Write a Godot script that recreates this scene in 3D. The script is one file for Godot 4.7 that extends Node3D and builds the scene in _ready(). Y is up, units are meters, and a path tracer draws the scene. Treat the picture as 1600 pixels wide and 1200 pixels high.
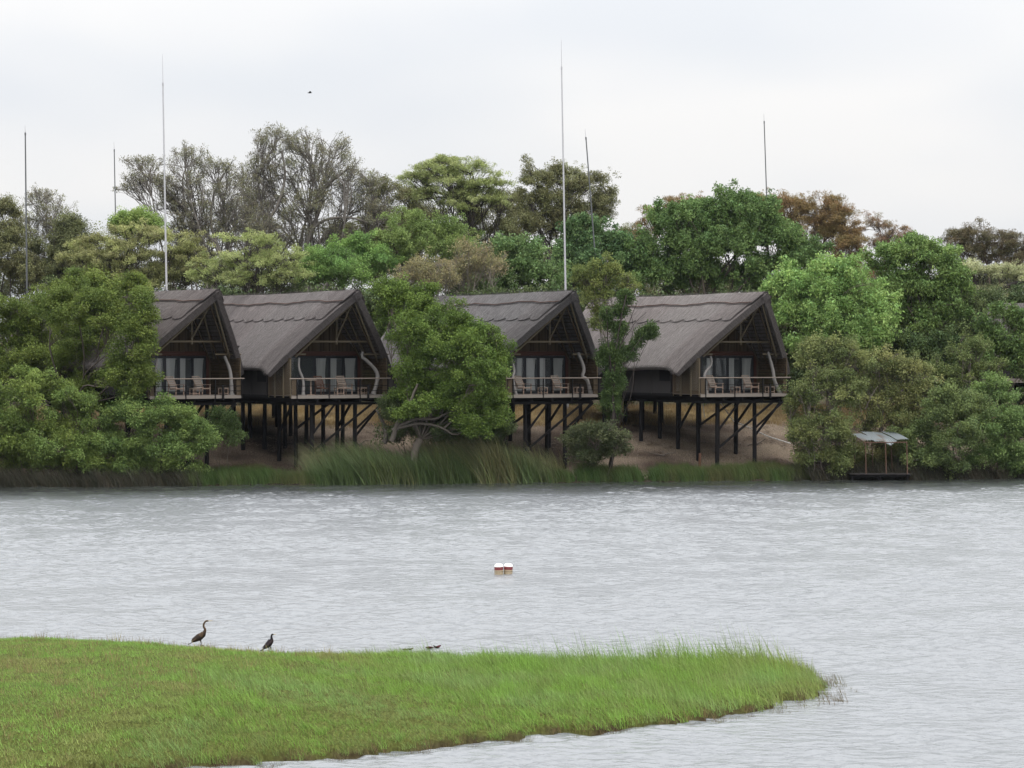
extends Node3D

const F := 4200.0                       # the lens, in pixels of the 1600 x 1200 photograph
const EYE := Vector3(0, 7.3, 0)
const PITCH := -0.0119
const DECK_Y := 4.87                    # lodge floors above the river

var M := {}
var rng := RandomNumberGenerator.new()
var rough := FastNoiseLite.new()
var used := {}


# ---------------------------------------------------------------- mesh collector
class Geo:
	var v := PackedVector3Array()
	var n := PackedVector3Array()
	var uv := PackedVector2Array()
	var c := PackedColorArray()
	var ix := PackedInt32Array()

	func vert(p: Vector3, nn: Vector3, t: Vector2, col: Color) -> int:
		v.append(p); n.append(nn); uv.append(t); c.append(col)
		return v.size() - 1

	func tri(a: Vector3, b: Vector3, d: Vector3, col := Color.WHITE) -> void:   # counter-clockwise seen from outside
		var nn := (b - a).cross(d - a).normalized()
		var k := v.size()
		vert(a, nn, Vector2(0, 0), col); vert(b, nn, Vector2(1, 0), col); vert(d, nn, Vector2(1, 1), col)
		ix.append(k); ix.append(k + 2); ix.append(k + 1)

	func quad(a: Vector3, b: Vector3, d: Vector3, e: Vector3, col := Color.WHITE, w := 1.0, h := 1.0) -> void:
		var nn := (b - a).cross(e - a).normalized()
		var k := v.size()
		vert(a, nn, Vector2(0, 0), col); vert(b, nn, Vector2(w, 0), col); vert(d, nn, Vector2(w, h), col); vert(e, nn, Vector2(0, h), col)
		ix.append_array(PackedInt32Array([k, k + 2, k + 1, k, k + 3, k + 2]))

	func box(at: Vector3, size: Vector3, col := Color.WHITE, b := Basis()) -> void:
		var x := b.x * size.x * 0.5
		var y := b.y * size.y * 0.5
		var z := b.z * size.z * 0.5
		quad(at - x - y + z, at + x - y + z, at + x + y + z, at - x + y + z, col, size.x, size.y)
		quad(at + x - y - z, at - x - y - z, at - x + y - z, at + x + y - z, col, size.x, size.y)
		quad(at + x - y + z, at + x - y - z, at + x + y - z, at + x + y + z, col, size.z, size.y)
		quad(at - x - y - z, at - x - y + z, at - x + y + z, at - x + y - z, col, size.z, size.y)
		quad(at - x + y + z, at + x + y + z, at + x + y - z, at - x + y - z, col, size.x, size.z)
		quad(at - x - y - z, at + x - y - z, at + x - y + z, at - x - y + z, col, size.x, size.z)

	func beam(a: Vector3, b: Vector3, w: float, h: float, col := Color.WHITE) -> void:
		var d := (b - a).normalized()
		var up := Vector3.UP if absf(d.y) < 0.95 else Vector3.BACK
		var s := up.cross(d).normalized()
		box((a + b) * 0.5, Vector3(w, h, a.distance_to(b)), col, Basis(s, d.cross(s), d))

	func tube(p: PackedVector3Array, r: PackedFloat32Array, sides := 6, col := Color.WHITE, col2 = null) -> void:
		var last := p.size() - 1
		var side := Vector3.ZERO
		var first := v.size()
		var far := 0.0
		for k in p.size():
			var d := (p[mini(k + 1, last)] - p[maxi(k - 1, 0)]).normalized()
			if k == 0:
				side = d.cross(Vector3.UP if absf(d.y) < 0.9 else Vector3.RIGHT).normalized()
			else:
				side = (side - d * side.dot(d)).normalized()
				far += p[k].distance_to(p[k - 1])
			var other := d.cross(side)
			var cc: Color = col if col2 == null else col.lerp(col2, float(k) / last)
			for s in sides + 1:
				var a := TAU * s / sides
				var o := side * cos(a) + other * sin(a)
				vert(p[k] + o * r[k], o, Vector2(float(s) / sides * 0.6, far), cc)
		var w := sides + 1
		for k in last:
			for s in sides:
				var q := first + k * w + s
				ix.append_array(PackedInt32Array([q, q + w, q + 1, q + 1, q + w, q + w + 1]))
		for e in [0, last]:
			if r[e] > 0.02:
				var d := (p[1] - p[0]).normalized() * -1.0 if e == 0 else (p[last] - p[last - 1]).normalized()
				var m := vert(p[e], d, Vector2.ZERO, col)
				for s in sides:
					var q0 := v[first + e * w + s]
					var q1 := v[first + e * w + s + 1]
					var i0 := vert(q0, d, Vector2.ZERO, col)
					var i1 := vert(q1, d, Vector2.ZERO, col)
					if e == 0:
						ix.append_array(PackedInt32Array([m, i0, i1]))
					else:
						ix.append_array(PackedInt32Array([m, i1, i0]))

	func pole(a: Vector3, b: Vector3, r0: float, r1: float, sides := 6, col := Color.WHITE) -> void:
		tube(PackedVector3Array([a, b]), PackedFloat32Array([r0, r1]), sides, col)

	func sheet(p: PackedVector3Array, cols: int, t := PackedVector2Array(), tint := PackedColorArray(), flip := false) -> void:   # a smooth grid; rows of «cols» points
		var rows := p.size() / cols
		var first := v.size()
		for k in p.size():
			var i := k / cols
			var j := k % cols
			var dj := p[i * cols + mini(j + 1, cols - 1)] - p[i * cols + maxi(j - 1, 0)]
			var di := p[mini(i + 1, rows - 1) * cols + j] - p[maxi(i - 1, 0) * cols + j]
			var nn := dj.cross(di).normalized()
			vert(p[k], -nn if flip else nn, t[k] if t.size() else Vector2(j, i), tint[k] if tint.size() else Color.WHITE)
		for i in rows - 1:
			for j in cols - 1:
				var q := first + i * cols + j
				if flip:
					ix.append_array(PackedInt32Array([q, q + 1, q + cols, q + 1, q + cols + 1, q + cols]))
				else:
					ix.append_array(PackedInt32Array([q, q + cols, q + 1, q + 1, q + cols, q + cols + 1]))

	func mesh() -> ArrayMesh:
		var a := []
		a.resize(Mesh.ARRAY_MAX)
		a[Mesh.ARRAY_VERTEX] = v
		a[Mesh.ARRAY_NORMAL] = n
		a[Mesh.ARRAY_TEX_UV] = uv
		a[Mesh.ARRAY_COLOR] = c
		a[Mesh.ARRAY_INDEX] = ix
		var m := ArrayMesh.new()
		m.add_surface_from_arrays(Mesh.PRIMITIVE_TRIANGLES, a)
		return m


# ---------------------------------------------------------------- naming
func numbered(called: String) -> String:
	var k: int = used.get(called, 0)
	used[called] = k + 1
	return called if k == 0 else "%s_%03d" % [called, k]

func add_part(called: String, g: Geo, m: Material, parent: Node3D, kind := "") -> MeshInstance3D:
	var o := MeshInstance3D.new()
	o.mesh = g.mesh()
	o.material_override = m
	part_name(o, called, parent)
	if kind:
		o.set_meta("kind", kind)
	return o

func part_name(o: Node3D, called: String, parent: Node3D) -> void:
	var k: int = parent.get_meta("count_" + called, 0)
	parent.set_meta("count_" + called, k + 1)
	o.name = called if k == 0 else "%s_%03d" % [called, k]
	parent.add_child(o, true)

func mesh_part(called: String, mesh: Mesh, m: Material, parent: Node3D, t := Transform3D()) -> MeshInstance3D:
	var o := MeshInstance3D.new()
	o.mesh = mesh
	o.material_override = m
	o.transform = t
	part_name(o, called, parent)
	return o

func thing(called: String, label: String, category: String, where := Vector3.ZERO, group := "") -> Node3D:
	var o := Node3D.new()
	o.name = numbered(called)
	o.position = where
	add_child(o, true)
	tag(o, label, category, group)
	return o

func tag(o: Node3D, label: String, category := "", group := "", kind := "") -> void:
	o.set_meta("label", label)
	if category:
		o.set_meta("category", category)
	if group:
		o.set_meta("group", group)
	if kind:
		o.set_meta("kind", kind)

func piece(called: String, g: Geo, m: Material, label := "", category := "", group := "", kind := "") -> MeshInstance3D:   # a top-level thing that is one mesh
	var o := MeshInstance3D.new()
	o.mesh = g.mesh()
	o.material_override = m
	o.name = numbered(called)
	add_child(o, true)
	if label:
		tag(o, label, category, group)
	if kind:
		o.set_meta("kind", kind)
	return o

func copies(called: String, mesh: Mesh, m: Material, where: Array, tint: PackedColorArray, parent: Node3D) -> MultiMeshInstance3D:
	var mm := MultiMesh.new()
	mm.transform_format = MultiMesh.TRANSFORM_3D
	mm.use_colors = true
	mm.mesh = mesh
	mm.instance_count = where.size()
	for k in where.size():
		mm.set_instance_transform(k, where[k])
		mm.set_instance_color(k, tint[k])
	var o := MultiMeshInstance3D.new()
	o.multimesh = mm
	o.material_override = m
	if parent == self:
		o.name = numbered(called)
		add_child(o, true)
	else:
		part_name(o, called, parent)
	o.set_meta("kind", "stuff")
	return o


# ---------------------------------------------------------------- places
func at(px: float, py: float, d: float) -> Vector3:   # where the point seen at that pixel of the photograph stands, d metres away
	return EYE + Basis(Vector3.RIGHT, PITCH) * (Vector3((px - 800.0) / F, (600.0 - py) / F, -1.0) * d)

func shore(x: float) -> float:
	return -149.7 - 0.176 * clampf(x, -60, 60) + 0.7 * rough.get_noise_2d(x * 9.0, 3.0) + 0.5 * rough.get_noise_2d(x * 40.0, 30.0)

func ramp(s: float, k: Array) -> float:
	for i in k.size() - 1:
		if s <= k[i + 1][0]:
			return lerpf(k[i][1], k[i + 1][1], smoothstep(0.0, 1.0, (s - k[i][0]) / (k[i + 1][0] - k[i][0])) * 0.35 + 0.65 * (s - k[i][0]) / (k[i + 1][0] - k[i][0]))
	return k[-1][1]

func land(x: float, z: float) -> float:
	var s := shore(x) - z
	var h := ramp(maxf(s, -6.0), [[-6.0, -1.2], [-0.2, -0.12], [0.25, 0.12], [4.0, 0.26], [15.0, 2.7], [22.0, 3.6], [80.0, 4.6], [1000.0, 5.2]])
	if s > 0.3:
		h += 0.16 * rough.get_noise_2d(x * 6.0, z * 6.0) * clampf(s * 0.3, 0.0, 1.0) + 0.05 * rough.get_noise_2d(x * 30.0, z * 30.0)
	return h

func unit() -> Vector3:
	var y := rng.randf_range(-1, 1)
	var a := rng.randf() * TAU
	var r := sqrt(1.0 - y * y)
	return Vector3(r * cos(a), y, r * sin(a))


# ---------------------------------------------------------------- materials
func mat(col: Color, roughness := 0.8, specular := 0.5) -> StandardMaterial3D:
	var m := StandardMaterial3D.new()
	m.albedo_color = col.linear_to_srgb()
	m.roughness = roughness
	m.metallic_specular = specular
	return m

func tinted(roughness := 0.8, specular := 0.4, through := 0.0) -> StandardMaterial3D:
	var m := mat(Color.WHITE, roughness, specular)
	m.vertex_color_use_as_albedo = true
	if through > 0.0:
		m.backlight_enabled = true
		m.backlight = Color(through, through, through)
	return m

func noise_image(w: int, h: int, fx: float, fy: float, seed_: int, lo: Color, hi: Color, contrast := 1.0) -> Image:   # streaked grain that wraps round
	var f := FastNoiseLite.new()
	f.seed = seed_
	f.frequency = 1.0
	f.fractal_octaves = 4
	var im := Image.create(w, h, false, Image.FORMAT_RGB8)
	for y in h:
		for x in w:
			var a := TAU * x / w
			var b := TAU * y / h
			var k := f.get_noise_3d(cos(a) * fx, sin(a) * fx, 0.0 + cos(b) * fy) + f.get_noise_3d(cos(a) * fx + 9.0, sin(a) * fx, sin(b) * fy + 5.0)
			im.set_pixel(x, y, lo.lerp(hi, clampf(0.5 + k * contrast, 0, 1)))
	return im

func make_materials() -> void:
	M.leaf = tinted(0.6, 0.28, 0.55)
	M.bark = tinted(0.9, 0.2)
	M.grass = tinted(0.55, 0.4, 0.5)
	M.tint = tinted(0.8, 0.3)
	var im := noise_image(512, 256, 26.0, 1.6, 5, Color(0.43, 0.415, 0.41), Color(0.65, 0.635, 0.625), 1.1)
	var th := mat(Color.WHITE, 0.95, 0.15)
	th.albedo_texture = ImageTexture.create_from_image(im)
	th.vertex_color_use_as_albedo = true
	th.uv1_scale = Vector3(0.34, 0.22, 1)
	th.heightmap_enabled = true
	th.heightmap_texture = ImageTexture.create_from_image(noise_image(512, 256, 40.0, 2.2, 8, Color.BLACK, Color.WHITE, 1.2))
	th.heightmap_scale = 8.0
	M.thatch = th
	var rd := mat(Color(0.088, 0.066, 0.044), 0.85, 0.2)
	rd.vertex_color_use_as_albedo = true
	M.reed = rd
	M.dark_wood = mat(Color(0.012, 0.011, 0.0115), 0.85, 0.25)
	M.deck = mat(Color(0.20, 0.175, 0.155), 0.85, 0.3)
	M.rail = mat(Color(0.20, 0.165, 0.14), 0.8, 0.3)
	M.bamboo = mat(Color(0.125, 0.10, 0.065), 0.6, 0.4)
	M.lintel = mat(Color(0.075, 0.028, 0.017), 0.7, 0.4)
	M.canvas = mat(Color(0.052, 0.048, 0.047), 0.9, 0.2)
	M.black = mat(Color(0.006, 0.006, 0.007), 0.7, 0.3)
	M.frame = mat(Color(0.014, 0.016, 0.02), 0.5, 0.5)
	M.curtain = mat(Color(0.46, 0.47, 0.45), 0.9, 0.2)
	M.curtain.backlight_enabled = true
	M.curtain.backlight = Color(0.5, 0.5, 0.5)
	var gl := mat(Color(0.8, 0.9, 0.95), 0.03, 0.5)
	gl.transparency = BaseMaterial3D.TRANSPARENCY_ALPHA
	gl.albedo_color.a = 0.08
	M.glass = gl
	M.log = tinted(0.85, 0.25)
	M.teak = mat(Color(0.29, 0.21, 0.165), 0.7, 0.35)
	M.dark_teak = mat(Color(0.10, 0.055, 0.04), 0.7, 0.35)
	M.cushion = mat(Color(0.27, 0.225, 0.19), 0.9, 0.2)
	M.mast = mat(Color(0.42, 0.42, 0.44), 0.5, 0.5)
	M.mast_dark = mat(Color(0.09, 0.095, 0.10), 0.5, 0.5)
	M.pipe = mat(Color(0.6, 0.6, 0.58), 0.5, 0.5)
	var tin := mat(Color(0.21, 0.235, 0.245), 0.5, 0.5)
	tin.vertex_color_use_as_albedo = true
	tin.metallic = 0.5
	M.tin = tin
	M.rust = mat(Color(0.12, 0.05, 0.03), 0.9, 0.2)
	var so := mat(Color.WHITE, 0.95, 0.15)
	so.vertex_color_use_as_albedo = true
	so.uv1_triplanar = true
	so.uv1_world_triplanar = true
	so.uv1_scale = Vector3(0.31, 0.31, 0.31)
	so.albedo_texture = ImageTexture.create_from_image(noise_image(512, 512, 9.0, 9.0, 12, Color(0.62, 0.60, 0.58), Color(1, 1, 1), 0.9))
	M.soil = so
	var wa := mat(Color(0.155, 0.165, 0.178), 0.26, 0.72)
	wa.normal_enabled = true
	var f := FastNoiseLite.new()
	f.seed = 31
	f.frequency = 0.02
	f.fractal_octaves = 4
	var nt := NoiseTexture2D.new()
	nt.noise = f
	nt.width = 1024
	nt.height = 1024
	nt.seamless = true
	nt.as_normal_map = true
	nt.bump_strength = 4.0
	wa.normal_texture = nt
	wa.normal_scale = 1.4
	wa.uv1_scale = Vector3(0.075, 0.125, 1)
	M.water = wa


func build_sky() -> void:
	var w := 1024
	var h := 512
	var f := FastNoiseLite.new()
	f.seed = 7
	f.frequency = 1.0
	f.fractal_octaves = 5
	f.fractal_gain = 0.5
	var im := Image.create(w, h, false, Image.FORMAT_RGBF)
	for y in h:
		var up := (0.5 - (y + 0.5) / h) * PI
		for x in w:
			var a := TAU * (x + 0.5) / w
			var d := Vector3(cos(a) * cos(up), sin(up), sin(a) * cos(up))
			# an even overcast: CIE-like, brighter towards the zenith, with soft grey-blue sheets of cloud drawn out along the horizon
			var high := maxf(d.y, 0.0)
			var k := f.get_noise_3d(d.x * 3.2, d.y * 13.0, d.z * 3.2) * 1.7
			var t := clampf(0.5 + k, 0, 1)
			var l: float = 0.68 + SKY_RISE * pow(high, 1.3)
			var col := Color(0.955, 0.99, 1.04).lerp(Color(1.035, 1.03, 1.025), t) * l * (0.955 + 0.075 * t)
			im.set_pixel(x, y, Color(col.r, col.g, col.b))
	var m := PanoramaSkyMaterial.new()
	m.panorama = ImageTexture.create_from_image(im)
	var sky := Sky.new()
	sky.sky_material = m
	var e := Environment.new()
	e.background_mode = Environment.BG_SKY
	e.sky = sky
	e.tonemap_mode = Environment.TONE_MAPPER_LINEAR
	e.tonemap_exposure = 1.18
	e.sdfgi_enabled = true
	e.ssao_enabled = true
	e.ssil_enabled = true
	if HAZE > 0.0:
		e.fog_enabled = true
		e.fog_density = HAZE
		e.fog_light_color = Color(0.86, 0.9, 0.96)
	var we := WorldEnvironment.new()
	we.name = "world_environment"
	we.environment = e
	add_child(we)

const SKY_RISE := 1.9
const HAZE := 0.00004

func _ready() -> void:
	var cam := Camera3D.new()
	cam.name = "camera"
	cam.position = EYE
	cam.rotation.x = PITCH
	cam.fov = rad_to_deg(2.0 * atan(600.0 / F))
	cam.near = 1.0
	cam.far = 3000.0
	add_child(cam)
	build_sky()
	var sun := DirectionalLight3D.new()
	sun.name = "sun"
	sun.rotation_degrees = Vector3(-62, 25, 0)
	sun.light_energy = 0.5
	sun.light_color = Color(1.0, 0.98, 0.94)
	sun.light_angular_distance = 40.0
	sun.shadow_enabled = true
	add_child(sun)
	rough.seed = 3
	rough.frequency = 0.02
	rough.fractal_octaves = 3
	make_materials()
	M.paint = tinted(0.45, 0.5)
	M.jetty = mat(Color(0.03, 0.027, 0.027), 0.85, 0.3)
	build_ground()
	build_water()
	build_island()
	build_lodges()
	build_bank_grass()
	build_trees()
	build_masts()
	build_shelter()
	build_far_lodge()
	build_buoys()
	build_birds()
	build_bits()
	print("built in ", Time.get_ticks_msec(), " ms")

# ---------------------------------------------------------------- river, banks
func build_water() -> void:
	var f := FastNoiseLite.new()
	f.seed = 77
	f.frequency = 1.0
	f.fractal_octaves = 1
	f.noise_type = FastNoiseLite.TYPE_SIMPLEX_SMOOTH
	var g := Geo.new()
	var p := PackedVector3Array()
	var t := PackedVector2Array()
	var xs := PackedFloat32Array()
	var zs := PackedFloat32Array()
	for k in [-900.0, -300.0, -120.0, -70.0, -48.0]: xs.append(k)
	for k in 400: xs.append(-40.0 + 80.0 * k / 399.0)
	for k in [48.0, 70.0, 120.0, 300.0, 900.0]: xs.append(k)
	for k in [60.0, 20.0, -5.0, -25.0]: zs.append(k)
	var z := -35.0
	while z > -164.0:
		zs.append(z)
		z -= 0.11 + 0.08 * (-z - 35.0) / 120.0
	for k in [-190.0]: zs.append(k)
	for zz in zs:
		for x in xs:
			var y := 0.0
			if absf(x) <= 40.0 and zz <= -35.0 and zz >= -164.0:
				var gust := clampf(0.7 + 0.4 * f.get_noise_2d(x * 0.06 + 30.0, zz * 0.045) + 0.6 * f.get_noise_2d(x * 0.3, zz * 0.25 + 60.0), 0.25, 1.3)
				y = (0.022 * f.get_noise_2d(x * 0.35 - zz * 0.12, zz * 0.7 + x * 0.1) + 0.050 * f.get_noise_2d(x * 1.0 + 50.0, zz * 1.8 - x * 0.3) + 0.024 * f.get_noise_2d(x * 2.0, zz * 3.0 + 90.0)) * gust
				y *= smoothstep(40.0, 37.0, absf(x)) * smoothstep(-35.0, -38.0, zz)
			p.append(Vector3(x, y, zz))
			t.append(Vector2(x, zz))
	# wind-roughened water in the open; towards the bank, calmer step by step, the dark bank reflection painted into its colour
	var w := xs.size()
	var whole := Geo.new()
	whole.sheet(p, w, t)
	whole.ix.clear()
	var open_ := PackedInt32Array()
	var reflection_strips := []
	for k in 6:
		reflection_strips.append(PackedInt32Array())
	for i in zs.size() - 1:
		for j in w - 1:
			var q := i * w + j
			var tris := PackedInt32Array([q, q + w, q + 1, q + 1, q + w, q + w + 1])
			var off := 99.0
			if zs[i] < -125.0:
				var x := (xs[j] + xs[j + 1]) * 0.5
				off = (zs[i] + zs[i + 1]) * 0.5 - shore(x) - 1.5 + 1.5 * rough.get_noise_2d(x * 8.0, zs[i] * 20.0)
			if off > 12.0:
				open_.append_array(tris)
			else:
				reflection_strips[clampi(int(off / 2.0), 0, 5)].append_array(tris)
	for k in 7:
		var ids: PackedInt32Array = open_ if k == 6 else reflection_strips[k]
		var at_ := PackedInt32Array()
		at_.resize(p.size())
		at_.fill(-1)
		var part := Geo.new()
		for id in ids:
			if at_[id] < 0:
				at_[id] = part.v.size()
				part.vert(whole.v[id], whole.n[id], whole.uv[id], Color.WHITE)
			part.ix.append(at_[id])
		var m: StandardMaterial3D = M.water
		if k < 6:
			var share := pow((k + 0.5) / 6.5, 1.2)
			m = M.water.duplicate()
			m.albedo_color = Color(0.03, 0.034, 0.03).lerp(M.water.albedo_color.srgb_to_linear(), share).linear_to_srgb()  # darkened albedo stands in for the bank mirrored in the water
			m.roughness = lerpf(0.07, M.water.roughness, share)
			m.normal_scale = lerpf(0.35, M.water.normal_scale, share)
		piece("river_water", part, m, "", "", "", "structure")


func build_ground() -> void:
	var g := Geo.new()
	var p := PackedVector3Array()
	var tint := PackedColorArray()
	var xs := PackedFloat32Array()
	for k in [-900.0, -400.0, -200.0, -120.0, -80.0]: xs.append(k)
	for k in 141: xs.append(-56.0 + 0.8 * k)
	for k in [80.0, 120.0, 200.0, 400.0, 900.0]: xs.append(k)
	var zs := PackedFloat32Array()
	var z := -136.0
	while z > -200.0:
		zs.append(z)
		z -= 0.45
	for k in [-205.0, -215.0, -230.0, -260.0, -320.0, -450.0, -700.0, -1100.0]: zs.append(k)
	for zz in zs:
		for x in xs:
			p.append(Vector3(x, land(x, zz), zz))
			var s := shore(x) - zz
			var sand := Color(0.23, 0.185, 0.145)
			var litter := Color(0.07, 0.052, 0.042)
			var dry := Color(0.20, 0.15, 0.075)
			var k := clampf(0.5 + 1.6 * rough.get_noise_2d(x * 7.0 + 200.0, zz * 9.0), 0, 1)
			var col := sand.lerp(litter, k)
			col = Color(0.045, 0.037, 0.03).lerp(col, smoothstep(0.0, 2.2, s))
			col = col.lerp(dry, smoothstep(15.0, 18.0, s + 2.0 * rough.get_noise_2d(x * 10.0, zz * 4.0)))
			col = col.lerp(Color(0.09, 0.08, 0.05), smoothstep(24.0, 34.0, s))
			tint.append(col)
	g.sheet(p, xs.size(), PackedVector2Array(), tint)
	piece("ground", g, M.soil, "", "", "", "structure")


# ---------------------------------------------------------------- grass
func blade_tuft(seed_: int, count: int, spread: float, lo: float, hi: float, wide: float, lean: float, bow: float, segs := 3) -> ArrayMesh:   # blades bent by a wind that blows towards -x
	rng.seed = seed_
	var g := Geo.new()
	for k in count:
		var a := rng.randf() * TAU
		var r := spread * sqrt(rng.randf())
		var base := Vector3(cos(a) * r, -0.02, sin(a) * r)
		var tall := rng.randf_range(lo, hi)
		var dir := Vector3(-lean + rng.randf_range(-0.4, 0.4), 1.0, rng.randf_range(-0.35, 0.35)).normalized()
		var bend := Vector3(-bow, -bow * 0.45, 0.0) * rng.randf_range(-0.1, 1.5) * tall
		var turn := rng.randf_range(-0.9, 0.9)
		var side := Vector3(cos(turn), 0, sin(turn)) * wide * rng.randf_range(0.7, 1.2)
		var shade := rng.randf_range(0.55, 1.45)
		var col := Color(shade * rng.randf_range(0.92, 1.1), shade, shade * rng.randf_range(0.85, 1.1))
		var first := g.v.size()
		for s in segs + 1:
			var t := float(s) / segs
			var q := base + dir * tall * t + bend * t * t
			var w := side * (1.0 - t * 0.92) * 0.5
			var nn := Vector3(0.2, 0.6, 0.75).normalized()
			g.vert(q - w, nn, Vector2(0, t), col)
			g.vert(q + w, nn, Vector2(1, t), col)
		for s in segs:
			var i := first + s * 2
			g.ix.append_array(PackedInt32Array([i, i + 2, i + 1, i + 1, i + 2, i + 3]))
	var mesh := g.mesh()
	return flat(mesh)

func flat(mesh: ArrayMesh) -> ArrayMesh:   # the same mesh with face normals
	var a := mesh.surface_get_arrays(0)
	a[Mesh.ARRAY_NORMAL] = null
	a[Mesh.ARRAY_TEX_UV] = null
	var m := ArrayMesh.new()
	m.add_surface_from_arrays(Mesh.PRIMITIVE_TRIANGLES, a)
	return m

func upright(p: Vector3, s: float, turn: float, tall := 1.0) -> Transform3D:
	return Transform3D(Basis(Vector3.UP, turn).scaled(Vector3(s, s * tall, s)), p)

var isle := PackedVector2Array()

func isle_height(x: float, z: float) -> float:   # -1 outside
	var q := Vector2(x, z)
	if not Geometry2D.is_point_in_polygon(q, isle):
		return -1.0
	var best := 1e9
	for k in isle.size():
		best = minf(best, q.distance_to(Geometry2D.get_closest_point_to_segment(q, isle[k], isle[(k + 1) % isle.size()])))
	var west := smoothstep(4.0, -9.0, x)
	var rise := lerpf(0.12, 0.72, west)
	var wide := lerpf(1.6, 5.0, west)
	best += 0.34 * rough.get_noise_2d(x * 55.0, z * 55.0) - 0.08
	if best < 0.0:
		return -1.0
	return 0.035 + 0.07 * minf(best / 0.35, 1.0) + rise * sin(minf(best / wide, 1.0) * PI * 0.5) + 0.05 * rough.get_noise_2d(x * 22.0, z * 22.0) * minf(best, 1.0)

func build_island() -> void:
	var rim := [[-420, 1018], [-200, 1020], [0, 1024], [150, 1024], [300, 1030], [400, 1037], [470, 1042], [560, 1040], [650, 1038], [760, 1040], [860, 1043], [950, 1045], [1050, 1043], [1150, 1041], [1230, 1048], [1280, 1060], [1296, 1078], [1288, 1094], [1240, 1101], [1195, 1113], [1120, 1125], [1040, 1137], [960, 1143], [880, 1150], [800, 1158], [700, 1171], [600, 1181], [500, 1191], [400, 1198], [300, 1203], [150, 1212], [0, 1225], [-250, 1250], [-450, 1260]]
	for k in rim:
		var d: float = EYE.y * F / (k[1] - 550.0)
		isle.append(Vector2((k[0] - 800.0) / F * d, -d))
	var g := Geo.new()
	var p := PackedVector3Array()
	var tint := PackedColorArray()
	var cols := 0
	var z := -72.0
	var places := []
	while z < -41.0:
		cols = 0
		var x := -22.0
		while x < 9.0:
			var h := isle_height(x, z)
			p.append(Vector3(x, h if h > 0.0 else -0.35, z))
			tint.append(Color(0.065, 0.05, 0.03).lerp(Color(0.10, 0.115, 0.035), smoothstep(0.05, 0.12, h)))
			if h > 0.0:
				places.append(Vector3(x, h, z))
			x += 0.3
			cols += 1
		z += 0.3
	g.sheet(p, cols, PackedVector2Array(), tint, true)
	piece("island_ground", g, M.soil, "", "", "", "structure")
	# the turf and the long wind-blown grass
	var turf := blade_tuft(3, 26, 0.17, 0.04, 0.12, 0.011, 0.1, 0.25, 2)
	var tall := blade_tuft(4, 20, 0.18, 0.10, 0.32, 0.011, 0.22, 0.5, 4)
	var reed := blade_tuft(5, 7, 0.2, 0.18, 0.7, 0.012, 0.3, 0.75, 4)
	var dead := blade_tuft(6, 14, 0.16, 0.08, 0.26, 0.010, 0.0, 0.1, 2)
	rng.seed = 991
	var w := {"turf": [], "tall": [], "reed": [], "dead": []}
	var t := {"turf": PackedColorArray(), "tall": PackedColorArray(), "reed": PackedColorArray(), "dead": PackedColorArray()}
	for q in places:
		for k in 4:
			var x: float = q.x + rng.randf_range(-0.15, 0.15)
			var zz: float = q.z + rng.randf_range(-0.15, 0.15)
			var h := isle_height(x, zz)
			if h < 0.0:
				continue
			var px := 800.0 + x / -zz * F
			var n1 := rough.get_noise_2d(x * 14.0, zz * 14.0)
			var n2 := rough.get_noise_2d(x * 40.0 + 90.0, zz * 40.0)
			var n3 := rough.get_noise_2d(x * 8.0 - 70.0, zz * 6.0 + 11.0)
			var edge := h < 0.1
			# short dry turf on the mound to the west, longer grass to the east and along the water
			var long_ := smoothstep(-6.8, -2.2, x + 0.25 * (zz + 56.0) + 2.5 * n3)
			var green := Color(0.21, 0.36, 0.066)
			var straw := Color(0.34, 0.285, 0.12)
			var deep := Color(0.155, 0.285, 0.054)
			var blue := Color(0.235, 0.36, 0.12)
			var col := green
			col = col.lerp(deep, clampf(n2 * 1.9 + 0.5 * n3, 0, 0.95))
			col = col.lerp(blue, clampf(0.15 - n1 * 1.8, 0, 0.8) * long_)
			col = col.lerp(Color(0.23, 0.29, 0.095), clampf(n2 * 1.4 + 0.1 + 0.3 * smoothstep(-1.0, 6.0, x), 0, 0.7) * long_)
			var dry := clampf(0.12 + n1 * 1.8 + n2 * 1.2, 0, 1) * (1.0 - long_)
			dry = maxf(dry, 0.55 * smoothstep(3.5, 7.0, x) * clampf(0.5 + n1 * 2.0, 0, 1))
			col = col.lerp(straw, dry * 0.6)
			col = col * rng.randf_range(0.75, 1.25)
			var name_ := "turf"
			if edge and rng.randf() < 0.3:
				name_ = "dead"
				col = Color(0.12, 0.07, 0.04).lerp(Color(0.2, 0.15, 0.06), rng.randf())
			elif rng.randf() < long_:
				name_ = "reed" if rng.randf() < (0.10 + 0.25 * smoothstep(1.0, 3.5, x)) and zz < -52.0 else "tall"
			if name_ == "turf" and rng.randf() < 0.06:
				name_ = "dead"
				col = straw.lerp(Color(0.16, 0.11, 0.06), rng.randf() * 0.8)
			var s := rng.randf_range(0.75, 1.25)
			var far_side := smoothstep(-60.0, -64.0, zz)
			if name_ == "reed" or name_ == "tall":
				s *= 0.68 + 0.62 * smoothstep(-3.0, 3.5, x) * (0.4 + 0.6 * smoothstep(-58.0, -62.0, zz)) + 0.25 * n3
			w[name_].append(upright(Vector3(x, h - 0.02, zz), s, rng.randf_range(-0.9, 0.9), rng.randf_range(0.65, 1.3)))
			t[name_].append(col)
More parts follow.
